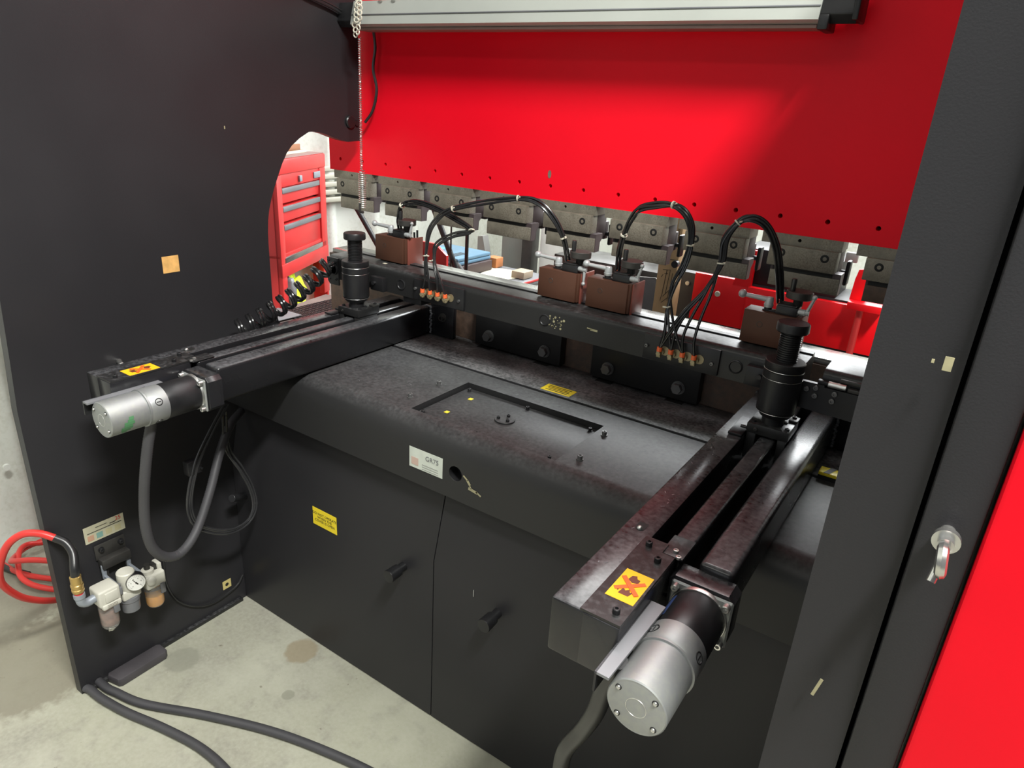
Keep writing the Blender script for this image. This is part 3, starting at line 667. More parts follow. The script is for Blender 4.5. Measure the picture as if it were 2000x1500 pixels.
# ================================================================== brown stop blocks
def stopblock(x0, label, up, long=.112):
    t = thing('stop_block', label, 'stop block', (x0 + .055, 1.565, 1.1385), 'brown stop blocks on the gauge beam')
    put('block_body', join(B((x0, 1.530, 1.1385), (x0 + .112, 1.578, 1.213), .0012), B((x0 + .111, 1.536, 1.1385), (x0 + .117, 1.58, 1.2125), .0008)), BROWN, t)
    put('side_plate', B((x0 + .1165, 1.545, 1.128), (x0 + .121, 1.612, 1.2125), .0012), BROWNR, t)
    put('round_recess', L((x0 + .038, 1.5302, 1.184), NY, [(0, .0068), (.0006, .0062), (.0006, .0055), (-.0, .0052), (-.0, 0)], n=22, cap=False), DKST, t)
    # black clamp seat and long silver lever
    hx = x0 + .044; hy = 1.553
    put('lever_seat', join(C((hx, hy, 1.213), (hx, hy, 1.222), .0085, n=20), B((hx - .010, hy - .008, 1.213), (hx + .022, hy + .01, 1.2165), .001)), BLKM, t)
    put('clamp_lever', join(L((hx, hy, 1.221), Z_, [(0, .0095), (.006, .0105), (.007, .0095), (.020, .0085), (.022, .007), (.022, 0)], n=24),
        C((hx, hy, 1.237), (hx - .052, hy - .010, 1.241), .0062, .0045, n=16), Sph((hx - .057, hy - .011, 1.2425), .0092, 18)), SILV, t)
    # slide saddle, spindle, graduated wheel with black handle
    sx = x0 + .064
    put('saddle', join(B((sx, 1.538, 1.213), (sx + .045, 1.575, 1.232), .0012), B((sx + .002, 1.5375, 1.232), (sx + .040, 1.573, 1.236), .001)), BLKM, t)
    put('spindle', C((sx + .038, 1.560, 1.234), (sx + .038, 1.560, 1.252), .010, n=20), DARK, t)
    put('graduated_wheel', L((sx + .038, 1.560, 1.250), Z_, [(0, .026), (.0015, .0275), (.015, .0275), (.0165, .026), (.0165, 0)], n=40), DKST, t)
    put('crank_handle', L((sx + .024, 1.548, 1.266), Z_, [(0, .0045), (.002, .0055), (.024, .0062), (.027, .005), (.028, 0)], n=18), RUB, t)
    # side clamp with small lever
    put('side_lever', join(L((sx + .045, 1.545, 1.225), X_, [(0, .0058), (.006, .0068), (.014, .0068), (.0145, .006), (.022, .0055), (.023, 0)], n=20),
        C((sx + .062, 1.545, 1.225), (sx + .062 + .010 * (up > 0), 1.548 - .004, 1.225 + .033 * up), .0042, .003, n=12), Sph((sx + .062 + .010 * (up > 0), 1.544, 1.225 + .036 * up), .0052, 14)), SILV, t)
    put('orange_fitting', B((sx - .004, 1.562, 1.226), (sx + .006, 1.570, 1.236), .001), ORG, t)
    put('air_stem', C((sx - .002, 1.566, 1.213), (sx - .002, 1.566, 1.228), .004, n=12), BRASS, t)
    return t


stopblock(-1.524, 'leftmost brown stop block, standing alone beside the left black column', 1)
stopblock(-.932, 'brown stop block with its small side lever pointing down', -1)
stopblock(-.788, 'brown stop block directly right of the one whose side lever hangs down', 1)
stopblock(-.392, 'rightmost brown stop block, partly behind the right black column', 1)

# ================================================================== hose bundles
H1 = [(-1.217, 1.44, 1.11), (-1.237, 1.448, 1.153), (-1.257, 1.457, 1.199), (-1.257, 1.468, 1.261), (-1.229, 1.477, 1.306), (-1.188, 1.485, 1.333), (-1.106, 1.499, 1.359), (-1.002, 1.517, 1.38), (-.949, 1.527, 1.376), (-.907, 1.538, 1.343), (-.878, 1.549, 1.294), (-.869, 1.564, 1.236)]
H2 = [(-1.189, 1.44, 1.11), (-1.22, 1.45, 1.149), (-1.239, 1.46, 1.187), (-1.232, 1.47, 1.229), (-1.183, 1.482, 1.263), (-1.13, 1.494, 1.283), (-1.206, 1.509, 1.306), (-1.303, 1.525, 1.324), (-1.381, 1.537, 1.325), (-1.427, 1.543, 1.308), (-1.448, 1.551, 1.27), (-1.457, 1.566, 1.234)]
H3 = [(-.527, 1.44, 1.11), (-.536, 1.448, 1.154), (-.545, 1.458, 1.198), (-.54, 1.468, 1.245), (-.527, 1.479, 1.292), (-.523, 1.489, 1.336), (-.53, 1.498, 1.374), (-.552, 1.505, 1.403), (-.584, 1.512, 1.415), (-.623, 1.519, 1.41), (-.669, 1.528, 1.395), (-.692, 1.535, 1.365), (-.709, 1.543, 1.326), (-.719, 1.55, 1.286), (-.725, 1.566, 1.234)]
H4 = [(-.483, 1.44, 1.108), (-.485, 1.452, 1.165), (-.463, 1.464, 1.22), (-.446, 1.474, 1.267), (-.447, 1.484, 1.31), (-.450, 1.494, 1.358), (-.433, 1.504, 1.397), (-.407, 1.51, 1.410), (-.377, 1.517, 1.397), (-.352, 1.527, 1.358), (-.337, 1.539, 1.304), (-.329, 1.566, 1.236)]


def bundle(label, path, fx, ties, spread=3, n=4, r=.0033, grp='black hose bundles'):
    t = thing('hose_bundle', label, 'hose bundle', path[0], grp)
    for k in range(n):
        p = [V(q) for q in path]
        for i in range(spread): p[i] = p[i].lerp(V((fx[k % len(fx)], 1.4475, 1.105 + .035 * i)), 1 - i / spread)
        p[0] = V((fx[k % len(fx)], 1.4475, 1.103))
        a = 2 * PI * k / n + .6
        p = [q + (V((math.cos(a + .5 * math.sin(i * 1.1)), .3 * math.sin(a), math.sin(a + .5 * math.sin(i * 1.1)))) * (.0042 if i in ties else .0058) if i else V((0, 0, 0))) for i, q in enumerate(p)]
        put('hose', T(p, r, 10, 7), HOSE, t)
    for i in ties:
        d = (V(path[min(i + 1, len(path) - 1)]) - V(path[i - 1])).normalized()
        put('cable_tie', join(L(V(path[i]) - d * .0015, d, [(0, .0088), (.003, .0088)], n=16), C(V(path[i]) + V((.006, -.006, .003)), V(path[i]) + V((.012, -.011, .006)), .0016, n=6)), TIE, t)
    return t


F0 = [-1.261, -1.2335, -1.206, -1.1785]; F1 = [-.543, -.5155, -.488, -.4605]
bundle('black hose bundle making the long arch from the left fittings to the second brown block', H1, F0[:2], (2, 5, 7, 10), n=3)
bundle('black hose bundle folded back to the leftmost brown block', H2, F0[2:], (2, 5, 9), n=3)
bundle('black hose bundle in a tall arch from the right fittings to the third brown block', H3, F1[:3], (2, 5, 8, 12), n=4)
bundle('black hose bundle with strands fanned out, arching to the rightmost brown block', H4, F1, (4, 6), spread=4, n=5)

RUBS = M('glossy_cable', (.03, .03, .032), .22)
# coiled cord on the left
t = thing('coil_cord', 'black spiral cord coiling down behind the left black column', 'coil cord', (-1.655, 1.2, .95))
cp = spline([(-1.640, 1.462, 1.094), (-1.636, 1.44, 1.118), (-1.640, 1.399, 1.086), (-1.646, 1.353, 1.056), (-1.656, 1.29, 1.020), (-1.664, 1.234, .995), (-1.674, 1.187, .976), (-1.684, 1.13, .958)], 40)
Lc = [0]
for a, b in zip(cp, cp[1:]): Lc.append(Lc[-1] + (b - a).length)
for s in (0, 1):
    hel = []
    for p, q, l in zip(cp, cp[1:], Lc):
        d = (q - p).normalized(); u = d.cross(Z_).normalized(); w = u.cross(d)
        ph = 2 * PI * l / .036; rr = min(.025, .4 * l + .002)
        hel.append(p + (u * math.cos(ph) + w * math.sin(ph)) * rr + d * .0086 * s)
    put('cord', T(hel[:-1], .0048, 8, 0), HOSE, t)

# conduit from left motor
cond = [(-1.444, .737, .892), (-1.457, .722, .816), (-1.481, .712, .702), (-1.502, .712, .594), (-1.515, .727, .517), (-1.525, .762, .467), (-1.534, .808, .452), (-1.55, .866, .484), (-1.573, .93, .566), (-1.60, .986, .647), (-1.635, 1.05, .703), (-1.70, 1.135, .70)]
tag(put('flexible_conduit', T(cond, .0125, 16, 10, rib=(.007, .0009)), RUBG), 'thick ribbed black conduit looping below the left motor', 'conduit')
RcP = [(-.243, .66, .957), (-.258, .672, .90), (-.276, .695, .82), (-.303, .722, .74), (-.335, .741, .660), (-.353, .767, .577), (-.366, .80, .458), (-.37, .85, .25), (-.36, .95, .05)]
tag(put('flexible_conduit', T(RcP, .0135, 16, 10), RUB), 'thick black cable sleeve hanging below the right motor', 'conduit')
cl_ = [(-1.58, 1.007, .80), (-1.586, .958, .732), (-1.592, .915, .661), (-1.598, .886, .576), (-1.602, .881, .512), (-1.605, .899, .46), (-1.609, .952, .411), (-1.612, 1.011, .382), (-1.616, 1.067, .388), (-1.619, 1.093, .428), (-1.622, 1.087, .492), (-1.626, 1.062, .563), (-1.630, 1.03, .64), (-1.61, 1.02, .76)]
t = thing('cable_loop', 'loop of thin black cables hanging below the left arm against the side frame', 'cable loop', (-1.66, 1.0, .33))
for k in range(3): put('cable', T([V(p) + V((.004, .0075 * math.cos(k * 2.1 + i * .4), .0075 * math.sin(k * 2.1 + i * .4))) for i, p in enumerate(cl_)], .0034, 8, 7), RUBS, t)
put('cable_clip', join(B((-1.612, .885, .625), (-1.588, .925, .665), .002), C((-1.59, .92, .64), (-1.580, .92, .64), .003)), BLKM, t)
cf = [(-1.741, .862, .33), (-1.742, .858, .25), (-1.742, .863, .195), (-1.742, .888, .131), (-1.742, .942, .078), (-1.742, 1.003, .056), (-1.742, 1.081, .068), (-1.742, 1.110, .098)]
tag(put('thin_cable', T(cf, .0035, 8, 8), RUB), 'thin black cable sagging low along the inside of the left side frame', 'cable')

# ================================================================== air service unit
fx = -1.668
u = thing('air_service_unit', 'off-white air filter, regulator and lubricator unit with a round gauge', 'air filter unit', (-1.70, .72, .22))
br = put('bracket', join(B((-1.748, .686, .395), (-1.744, .766, .440), .001), B((-1.748, .690, .372), (-1.722, .766, .400), .002), B((-1.735, .690, .34), (-1.731, .706, .385), .001), B((-1.735, .752, .34), (-1.731, .768, .385), .001)), DKST, u)
for by in (.702, .754): put('bracket_bolt', Bolt((-1.744, by, .424), X_, .006, .006, True, False), BLKM, br)
for y0 in (.690, .756):
    put('spacer_arm', join(B((-1.735, y0, .335), (-1.675, y0 + .008, .352), .002), B((-1.736, y0 - .002, .34), (-1.728, y0 + .010, .385), .003)), ZINC, u)
f = put('filter_head', join(B((fx - .027, .634, .318), (fx + .025, .689, .368), .006, 3), B((fx + .02, .648, .33), (fx + .029, .682, .360), .003), B((fx - .024, .638, .312), (fx + .030, .686, .327), .004)), WHP, u)
put('vent_print', join(*[Quad((fx + .0302, .662, .3165 + .004 * k), Y_, Z_, .026, .0012, .0003) for k in range(3)]), STEEL, f)
bw = put('filter_bowl', L((fx, .661, .236), Z_, [(0, .012), (.002, .019), (.010, .0225), (.078, .0235)], n=28), GLS, u, 'clear bowl with dirty red-brown filter')
put('filter_element', L((fx, .661, .246), Z_, [(0, .014), (.004, .0185), (.045, .0185), (.050, .012), (.068, .012)], n=20), REDL, bw)
put('drain_cock', join(C((fx, .661, .222), (fx, .661, .238), .005), B((fx - .002, .652, .222), (fx + .002, .670, .226), .001)), WHP, bw)
put('bowl_latch', B((fx + .020, .664, .288), (fx + .028, .680, .322), .003), ALUM, u)
rg = put('regulator_body', join(L((fx, .7185, .322), Z_, [(0, .021), (.004, .0235), (.056, .0225), (.0585, .020), (.0585, 0)], n=32), B((fx - .02, .694, .300), (fx + .02, .744, .330), .005, 3)), WHP, u)
put('regulator_knob', L((fx, .719, .254), Z_, [(0, .018), (.003, .0225), (.030, .0235), (.034, .0235), (.036, .0255), (.048, .0255)], n=32), ALUM, u, 'pale grey knurled knob')
ga = V((fx + .030, .728, .352)); gd = V((.93, -.32, .12)).normalized()
g = put('pressure_gauge', L(ga, gd, [(-.022, .020), (-.020, .0235), (0, .0245), (.002, .0235)], n=40), BLKM, u)
gu, gw, _ = frame(gd)
gv = (Z_ - gd * gd.z).normalized(); gh = gv.cross(gd).normalized()
put('gauge_face', L(ga + gd * .0012, gd, [(0, .0222), (.0010, .0222)], n=40), M('white_dial', (.72, .72, .68), .4, var=.02), g)
tk = []
for k in range(21):
    a = math.radians(225 - 270 * k / 20); rr = .0185 if k % 5 else .0175
    c = ga + gd * .0024 + (gh * math.cos(a) + gv * math.sin(a)) * rr
    tk.append(Quad(c, gh * math.cos(a) + gv * math.sin(a), gd.cross(gh * math.cos(a) + gv * math.sin(a)), .002 if k % 5 else .0038, .0006, .0002))
put('dial_marks', join(*tk), INK, g)
a = math.radians(125); dn = gh * math.cos(a) + gv * math.sin(a)
put('needle', join(Quad(ga + gd * .0028 + dn * .004, dn, gd.cross(dn), .018, .0013, .0003), C(ga + gd * .0025, ga + gd * .0036, .0022), Quad(ga + gd * .0028 - dn * .005, dn, gd.cross(dn), .005, .003, .0003)), INK, g)
for k, s in enumerate(('0', '2', '4', '6', '8', '10')):
    a = math.radians(225 - 54 * k); text(s, ga + gd * .0024 + (gh * math.cos(a) + gv * math.sin(a)) * .0125, gh, gv, .0048, INK, g)
put('dial_bezel', Torus(ga + gd * .002, gd, .0228, .0009, 36, 6), CHR, g)
lu = put('lubricator_head', join(B((fx - .026, .758, .298), (fx + .024, .812, .342), .006, 3), L((fx, .776, .34), Z_, [(0, .017), (.012, .016), (.014, .012), (.014, 0)], n=22), L((fx + .018, .772, .325), (1, -.2, .3), [(0, .013), (.010, .012), (.013, .008), (.014, 0)], n=20), B((fx - .02, .80, .33), (fx + .01, .812, .36), .003)), WHP, u)
put('filler_plug', join(C((fx, .776, .354), (fx, .776, .368), .008), C((fx - .004, .797, .342), (fx - .004, .797, .358), .009)), DKST, u)
ob = put('lubricator_bowl', L((fx, .785, .228), Z_, [(0, .014), (.002, .020), (.010, .0235), (.072, .0245)], n=28), GLS, u, 'clear bowl half full of amber oil')
put('oil', L((fx, .785, .232), Z_, [(0, .018), (.006, .0215), (.034, .0225), (.034, 0)], n=24), OIL, ob)
put('bowl_latch', B((fx + .021, .792, .272), (fx + .028, .806, .305), .003), ALUM, u)
put('coupling_clamp', join(B((fx - .02, .688, .33), (fx + .022, .696, .352), .002), C((fx + .01, .692, .358), (fx + .01, .692, .350), .005)), ALUM, u)
put('coupling_clamp', B((fx - .02, .744, .325), (fx + .022, .757, .345), .002), ALUM, u)
# hose connection
hc = thing('air_hose', 'red air hose with black sleeve and brass coupling at the air unit', 'air hose', (-1.66, .60, .014))
put('elbow', join(T([(fx, .634, .345), (fx, .615, .343), (fx, .603, .352), (fx, .601, .372)], .0115, 14, 6), C((fx, .601, .368), (fx, .601, .380), .0135), C((fx, .628, .345), (fx, .636, .345), .0095)), ZINC, hc)
put('red_band', C((fx, .601, .380), (fx, .601, .388), .0105), HOSR, hc)
put('coupling', L((fx, .601, .386), Z_, [(0, .0125), (.004, .0145), (.010, .0145), (.011, .0132), (.017, .0132), (.018, .0148), (.024, .0148), (.026, .0132), (.048, .0132), (.050, .010)], n=24), BRASS, hc, 'brass quick coupling')
put('black_sleeve', T([(fx, .601, .434), (fx, .603, .455), (-1.690, .615, .485), (-1.712, .612, .509), (-1.732, .598, .523)], .0105, 14, 8), RUB, hc)
RH_ = [(-1.729, .600, .521), (-1.757, .575, .537), (-1.785, .548, .536), (-1.813, .522, .506), (-1.84, .505, .446), (-1.867, .505, .375), (-1.895, .525, .298), (-1.95, .565, .20), (-2.05, .62, .09), (-2.15, .69, .02), (-2.25, .80, .012)]
RH = RH_[:6] + [(-1.895, .540, .298), (-1.922, .585, .24), (-1.95, .64, .19), (-1.99, .72, .14), (-2.05, .82, .06), (-2.1, .95, .012)]
put('hose', T(RH, .0092, 14, 10), HOSR, hc)
t = thing('air_hose', 'red air hose lying in loose loops on the floor behind the left frame', 'air hose', (-2.4, .8, 0), )
lp = []
for k in range(34):
    a = 2 * PI * k / 15 - .6; lp.append((-2.36 + (.17 + .02 * math.sin(k * 1.3)) * math.cos(a), .83 + (.13 + .02 * math.cos(k * .9)) * math.sin(a), .012 + .0045 * k * (.6 + .4 * math.sin(k * .7))))
put('hose', T(lp, .0092, 12, 6), HOSR, t)
put('hose', T([(-2.53, .70, .012), (-2.42, .71, .02), (-2.30, .75, .03), (-2.2, .83, .02), (-2.05, .90, .012)], .0092, 12, 8), HOSR, t)
put('black_sleeve', T([(-2.56, .69, .012), (-2.48, .70, .014), (-2.39, .725, .018)], .011, 12, 8), RUB, t)

# ================================================================== things on the floor
bt = put('timber_block', Poly([(-1.742, .658), (-1.742, .800), (-1.735, .808), (-1.700, .808), (-1.692, .800), (-1.690, .668), (-1.696, .660), (-1.734, .652)], 2, 0, .028, bev=.004), WOODK)
tag(bt, 'short flat dark timber block against the foot of the left frame', 'wood block')
tag(put('floor_cable', T([(-1.752, .598, .013), (-1.735, .603, .013), (-1.705, .604, .013), (-1.671, .607, .013), (-1.581, .622, .013), (-1.459, .652, .013), (-1.336, .674, .013), (-1.226, .675, .013), (-1.10, .655, .013), (-.95, .60, .013)], .0115, 12, 10), RUBG), 'grey power cable on the floor, the nearer of the two', 'cable', 'floor cables')
tag(put('floor_cable', T([(-1.748, .632, .013), (-1.728, .632, .013), (-1.700, .634, .013), (-1.672, .640, .013), (-1.573, .665, .013), (-1.412, .741, .013), (-1.241, .811, .013), (-1.09, .855, .013), (-.921, .889, .013), (-.75, .90, .013)], .0115, 12, 10), RUBG), 'grey power cable on the floor, the one ending nearer the cover panels', 'cable', 'floor cables')

# ================================================================== lamp with chain and spring
lm = thing('work_lamp', 'long silver strip lamp housing hanging in front of the red beam', 'lamp', (-1.05, 1.64, 1.775))
hp_ = [(1.606, 1.793), (1.618, 1.787), (1.66, 1.785), (1.686, 1.803), (1.686, 1.853), (1.622, 1.855), (1.611, 1.818)]
put('housing', Poly(hp_, 0, -1.688, -.376), WHT, lm)
put('underside', B((-1.68, 1.622, 1.779), (-.380, 1.680, 1.786), .001), M('warm_grey_diffuser', (.30, .19, .17), .5), lm)
put('edge_strip', B((-1.687, 1.6085, 1.8165), (-.377, 1.614, 1.8195), .0005), ALUM, lm)
for xe0, xe1 in ((-1.748, -1.688), (-.376, -.308)):
    put('end_cap', Poly([(1.611, 1.803), (1.626, 1.787), (1.676, 1.792), (1.682, 1.851), (1.623, 1.853), (1.615, 1.818)], 0, xe0, xe1, bev=.002), BLKM, lm)
put('end_clamp', B((-.316, 1.611, 1.792), (-.304, 1.688, 1.855), .003), BLKM, lm)
put('corner_cap', B((-.377, 1.609, 1.775), (-.357, 1.684, 1.803), .003), BLKM, lm)
for bx in (-1.57, -1.52, -.425): put('ring_hook', Torus((bx, 1.613, 1.861), (0, 1, .2), .006, .0015, 14, 6), CHR, lm)
tag(put('lamp_wire', join(T([(-1.735, 1.1, 1.97), (-1.738, 1.30, 1.905), (-1.738, 1.426, 1.869), (-1.738, 1.495, 1.850), (-1.738, 1.569, 1.836), (-1.738, 1.624, 1.822)], .0035, 8, 6), T([(-1.734, 1.1, 1.98), (-1.734, 1.30, 1.915), (-1.734, 1.426, 1.878), (-1.734, 1.495, 1.858), (-1.734, 1.569, 1.843), (-1.734, 1.624, 1.829)], .0022, 8, 6)), RUB), 'black wire running to the left end of the strip lamp', 'wire')
ch = thing('chain', 'white plastic chain hanging over the left end of the strip lamp', 'chain', (-1.635, 1.575, 1.755))
k = 0; z = 1.90
while z > 1.755:
    for dx in (0, .016):
        xx = -1.632 + dx * .8 + (.010 if z > 1.80 else 0) * .5 - (.006 if z < 1.79 else 0)
        ln_ = Torus((xx + random.uniform(-.003, .003), 1.576 + random.uniform(-.003, .003), z + dx * .35), (math.cos(k * 1.5 + dx * 90), math.sin(k * 1.5 + dx * 90), .2), .0068, .0021, 16, 6)
        put('link', ln_, TIE, ch); k += 1
    z -= .0125
sp = thing('tension_spring', 'thin steel spring hanging from the chain in front of the leftmost punch', 'spring', (-1.646, 1.6, 1.26))
hel = []; z = 1.757; a = 0
while z > 1.385: hel.append(V((-1.6455 - .003 * (1.757 - z) / .37 + .0042 * math.cos(a), 1.6 + .0042 * math.sin(a), z))); a += .7; z -= .0007
put('thin_coil', T(hel, .0011, 5, 0), CHR, sp)
hel = []; z = 1.385; a = 0
while z > 1.268: hel.append(V((-1.6465 + .0115 * math.cos(a) * min(1, (1.386 - z) * 90), 1.6 + .0115 * math.sin(a), z))); a += .45; z -= .00045
put('wide_coil', T(hel, .0012, 5, 0), CHR, sp)
put('end_hook', join(T([(-1.6465, 1.589, 1.285), (-1.6465, 1.588, 1.262), (-1.644, 1.60, 1.256)], .0042, 8, 5)), DKST, sp)
bh = thing('pull_cord', 'black cord hanging between the left side frame and the red beam', 'cord', (-1.64, 1.69, 1.46))
put('cord', T([(-1.685, 1.695, 1.80), (-1.676, 1.695, 1.74), (-1.686, 1.695, 1.68), (-1.672, 1.695, 1.62), (-1.690, 1.695, 1.56), (-1.72, 1.69, 1.522)], .0045, 8, 7), RUB, bh)

# ================================================================== seen through the opening: the workshop beyond
# guard cabinet of the machine front (red and black panels)
gc = thing('guard_cabinet', 'red and black steel cabinet seen beyond the bed at right, under the rightmost punches', 'cabinet', (-.5, 2.5, 0))
put('black_panel', join(B((-.864, 2.405, 0), (-.06, 2.60, 1.081), .003), B((-.655, 2.41, 1.07), (-.34, 2.60, 1.20), .003)), BLK, gc)
put('red_panel', B((-.803, 2.385, .921), (-.610, 2.405, 1.0895), .002), REDB, gc)
put('red_upright', Poly([(-.667, 1.07), (-.606, 1.07), (-.606, 1.196), (-.655, 1.196), (-.655, 1.125)], 1, 2.383, 2.405), REDB, gc)
put('red_panel', B((-.612, 2.380, .925), (-.06, 2.405, 1.074), .002), REDB, gc)
put('white_button', C((-.712, 2.385, 1.029), (-.712, 2.378, 1.029), .010, bev=.002), WHP, gc)
put('panel_bolt', C((-.832, 2.405, 1.042), (-.832, 2.398, 1.042), .0075), CHR, gc)
rb = put('red_bracket', join(B((-.287, 2.30, 1.080), (-.19, 2.38, 1.102), .002), Poly([(-.290, 1.10), (-.245, 1.10), (-.242, 1.165), (-.255, 1.20), (-.282, 1.195), (-.287, 1.165)], 1, 2.345, 2.36)), REDB, gc)
put('red_pipe', C((-.250, 2.33, .90), (-.250, 2.33, 1.085), .0105), REDT, gc)
put('switch_box', join(B((-.40, 2.375, 1.20), (-.355, 2.42, 1.25), .002), B((-.335, 2.39, 1.205), (-.300, 2.41, 1.235), .001)), GREYP, gc)
put('switch_bolt', C((-.375, 2.375, 1.226), (-.375, 2.366, 1.226), .011), CHR, gc)
ct = thing('cardboard_box', 'tall narrow brown cardboard box with printed lettering, standing between the punches', 'box', (-.876, 2.32, 0))
put('carton', B((-.912, 2.30, 0), (-.842, 2.36, 1.30), .002), CARD, ct)
put('carton_seam', B((-.912, 2.2985, 1.135), (-.842, 2.2995, 1.137), 0), INK, ct)
text('Automatic', (-.853, 2.2992, 1.232), -Z_, X_, .018, INK, ct)
text('Conveyor Feeder', (-.873, 2.2992, 1.212), -Z_, X_, .018, INK, ct)
put('printed_drawing', join(*[Quad((x0, 2.2988, z0), (math.cos(a), 0, math.sin(a)), (-math.sin(a), 0, math.cos(a)), l_, .0018, .0003) for x0, z0, a, l_ in ((-.880, 1.055, 1.50, .085), (-.868, 1.055, 1.50, .085), (-.877, 1.098, .1, .03), (-.878, 1.085, .2, .014), (-.892, 1.075, 1.0, .012), (-.858, 1.04, 1.5, .10), (-.866, 1.02, .9, .045), (-.885, 1.0, 1.4, .03), (-.872, .99, .8, .03))]), INK, ct)
put('black_knob', C((-.846, 2.30, 1.125), (-.846, 2.28, 1.125), .012), BLKM, ct)
ss = thing('steel_sheet', 'shiny bent stainless sheet left of the cardboard box', 'metal sheet', (-.99, 2.38, 0))
put('sheet', Poly([(-1.06, 0), (-.925, 0), (-.925, 1.02), (-.945, 1.045), (-1.03, 1.035), (-1.06, 1.0)], 1, 2.375, 2.382), STAIN, ss)
put('fold', C((-.932, 2.372, .90), (-.932, 2.372, 1.035), .005), CHR, ss)
mb = thing('machine_table', 'long dark grey steel machine table beyond the bed, behind the middle brown blocks', 'machine', (-1.2, 2.7, 0))
put('table_top', B((-1.50, 2.58, .955), (-.95, 2.80, 1.018), .003), DKST, mb)
put('apron', B((-1.49, 2.60, .86), (-.96, 2.78, .952), .002), GREYP, mb)
put('base', B((-1.44, 2.63, 0), (-1.02, 2.75, .86), .004), GREYP, mb)
# building columns and conduit on the back wall
ic = thing('steel_column', 'grey steel building column with a flange plate, between the fourth and fifth punches', 'column', (-2.06, 3.25, 0), )
put('flange', B((-2.205, 3.20, 0), (-2.07, 3.215, 4.2), .003), GREYP, ic)
put('web', B((-2.145, 3.215, 0), (-2.13, 3.34, 4.2), .003), BEIGE, ic)
put('flange', B((-2.02, 3.12, 0), (-1.955, 3.19, 1.035), .003), DKST, ic)
put('end_plate', B((-2.055, 3.09, 1.035), (-1.945, 3.20, 1.045), .002), BEIGE, ic)
tag(put('white_sheet', B((-1.93, 3.16, 0), (-1.66, 3.17, 1.25), .004), M('bright_white_board', (.82, .84, .82), .5)), 'bright white board right of the grey steel column', 'board')
tag(put('white_sheet', B((-1.18, 2.86, 0), (-1.10, 2.87, 1.5), .003), bpy.data.materials['bright_white_board']), 'narrow bright white board left of the steel sheet', 'board')
tag(put('tapered_post', Poly([(-2.236, 0), (-2.150, 0), (-2.165, .83), (-2.194, .945), (-2.226, .94)], 1, 3.0, 3.05), GREYP), 'short tapered grey steel post behind the blue case', 'post')
# leaning stand legs
ls = thing('leaning_stand', 'black stand with slanting legs behind the left punches', 'stand', (-2.1, 2.3, 0))
put('leg', C((-2.51, 2.3, 1.24), (-1.50, 2.345, .0), .0125), BLKM, ls)
put('leg', C((-1.985, 2.3, 1.25), (-1.38, 2.38, .0), .0125), BLKM, ls)
put('leg', C((-1.847, 2.3, 1.25), (-1.845, 2.3, 0), .0035), BLKM, ls)
put('leg', C((-1.80, 2.35, 1.25), (-1.80, 2.35, .0), .008), BLKM, ls)
# red wedge plate and small dark rods
rw = thing('red_guard_plate', 'red steel guard plate with a cut corner right of the first brown block', 'guard plate', (-1.71, 2.0, 0))
put('plate', Poly([(-1.83, .0), (-1.629, .0), (-1.626, 1.065), (-1.684, 1.102), (-1.83, 1.100)], 1, 2.0, 2.012), REDT, rw)
put('grey_clamp', join(B((-1.785, 1.99, 1.045), (-1.745, 2.0, 1.075), .001), C((-1.79, 1.985, 1.01), (-1.752, 1.985, 1.06), .006)), ALUM, rw)
put('rod', C((-1.765, 1.98, 1.095), (-1.768, 1.98, 1.135), .004), BLKM, rw)
put('rod', C((-1.752, 1.98, 1.095), (-1.753, 1.98, 1.145), .004), BLKM, rw)
# grey drawer cart with papers, a dark box and a blue case
gcart = thing('grey_cart', 'grey drawer cart with papers on it, beyond the beam between the first two brown blocks', 'cart', (-1.9, 2.66, 0))
put('cart_body', B((-2.18, 2.50, 0), (-1.665, 2.83, .835), .004), GREYP, gcart)
put('cart_top', B((-2.19, 2.49, .835), (-1.655, 2.84, .850), .002), ALUM, gcart)
for zz in (.50, .62, .74):
    d = put('drawer', B((-1.666, 2.52, zz), (-1.655, 2.80, zz + .085), .002), GREYP, gcart)
    put('drawer_pull', C((-1.655, 2.62, zz + .06), (-1.640, 2.62, zz + .06), .006), CHR, d)
put('front_edge', B((-1.662, 2.49, .845), (-1.655, 2.84, .856), .001), REDT, gcart)
pl = [tag(put('paper_sheet', Quad((-1.86 + dx, 2.66 + dy, .851 + .0012 * i), (math.cos(a), math.sin(a), 0), (-math.sin(a), math.cos(a), 0), .15, .20, .0008), PAPER), l_, 'paper', 'papers on the grey cart') for i, (dx, dy, a, l_) in enumerate(((0, .03, .3, 'crumpled cream paper at the back of the grey cart'), (.03, -.05, -.2, 'cream paper at the near edge of the grey cart')))]
tag(put('wooden_block', join(B((-1.77, 2.66, .853), (-1.70, 2.74, .885), .002)), M('pale_wood', (.36, .30, .22), .6)), 'small pale wooden block on the corner of the grey cart', 'wood block')
db = thing('dark_box', 'dark brown-black box under the blue case', 'box', (-2.04, 2.56, .853))
put('box_body', B((-2.19, 2.455, .853), (-1.925, 2.72, .900), .003), M('dark_brown_box', (.05, .03, .03), .5), db)
put('silver_frame', join(B((-2.12, 2.448, .855), (-2.112, 2.455, .905), .001), B((-2.19, 2.448, .90), (-2.112, 2.455, .906), .001)), ALUM, db)
bc = thing('blue_case', 'flat blue plastic case with a light blue print, on the dark box', 'plastic case', (-2.05, 2.6, .902))
put('case_lower', B((-2.21, 2.47, .901), (-1.94, 2.73, .918), .006), BLUE, bc)
put('case_lid', B((-2.208, 2.472, .919), (-1.942, 2.728, .936), .006), BLUE, bc)
put('case_ribs', join(*[B((-1.99 - .012 * k, 2.50, .936), (-1.985 - .012 * k, 2.60, .9375), .0005) for k in range(4)]), DKST, bc)
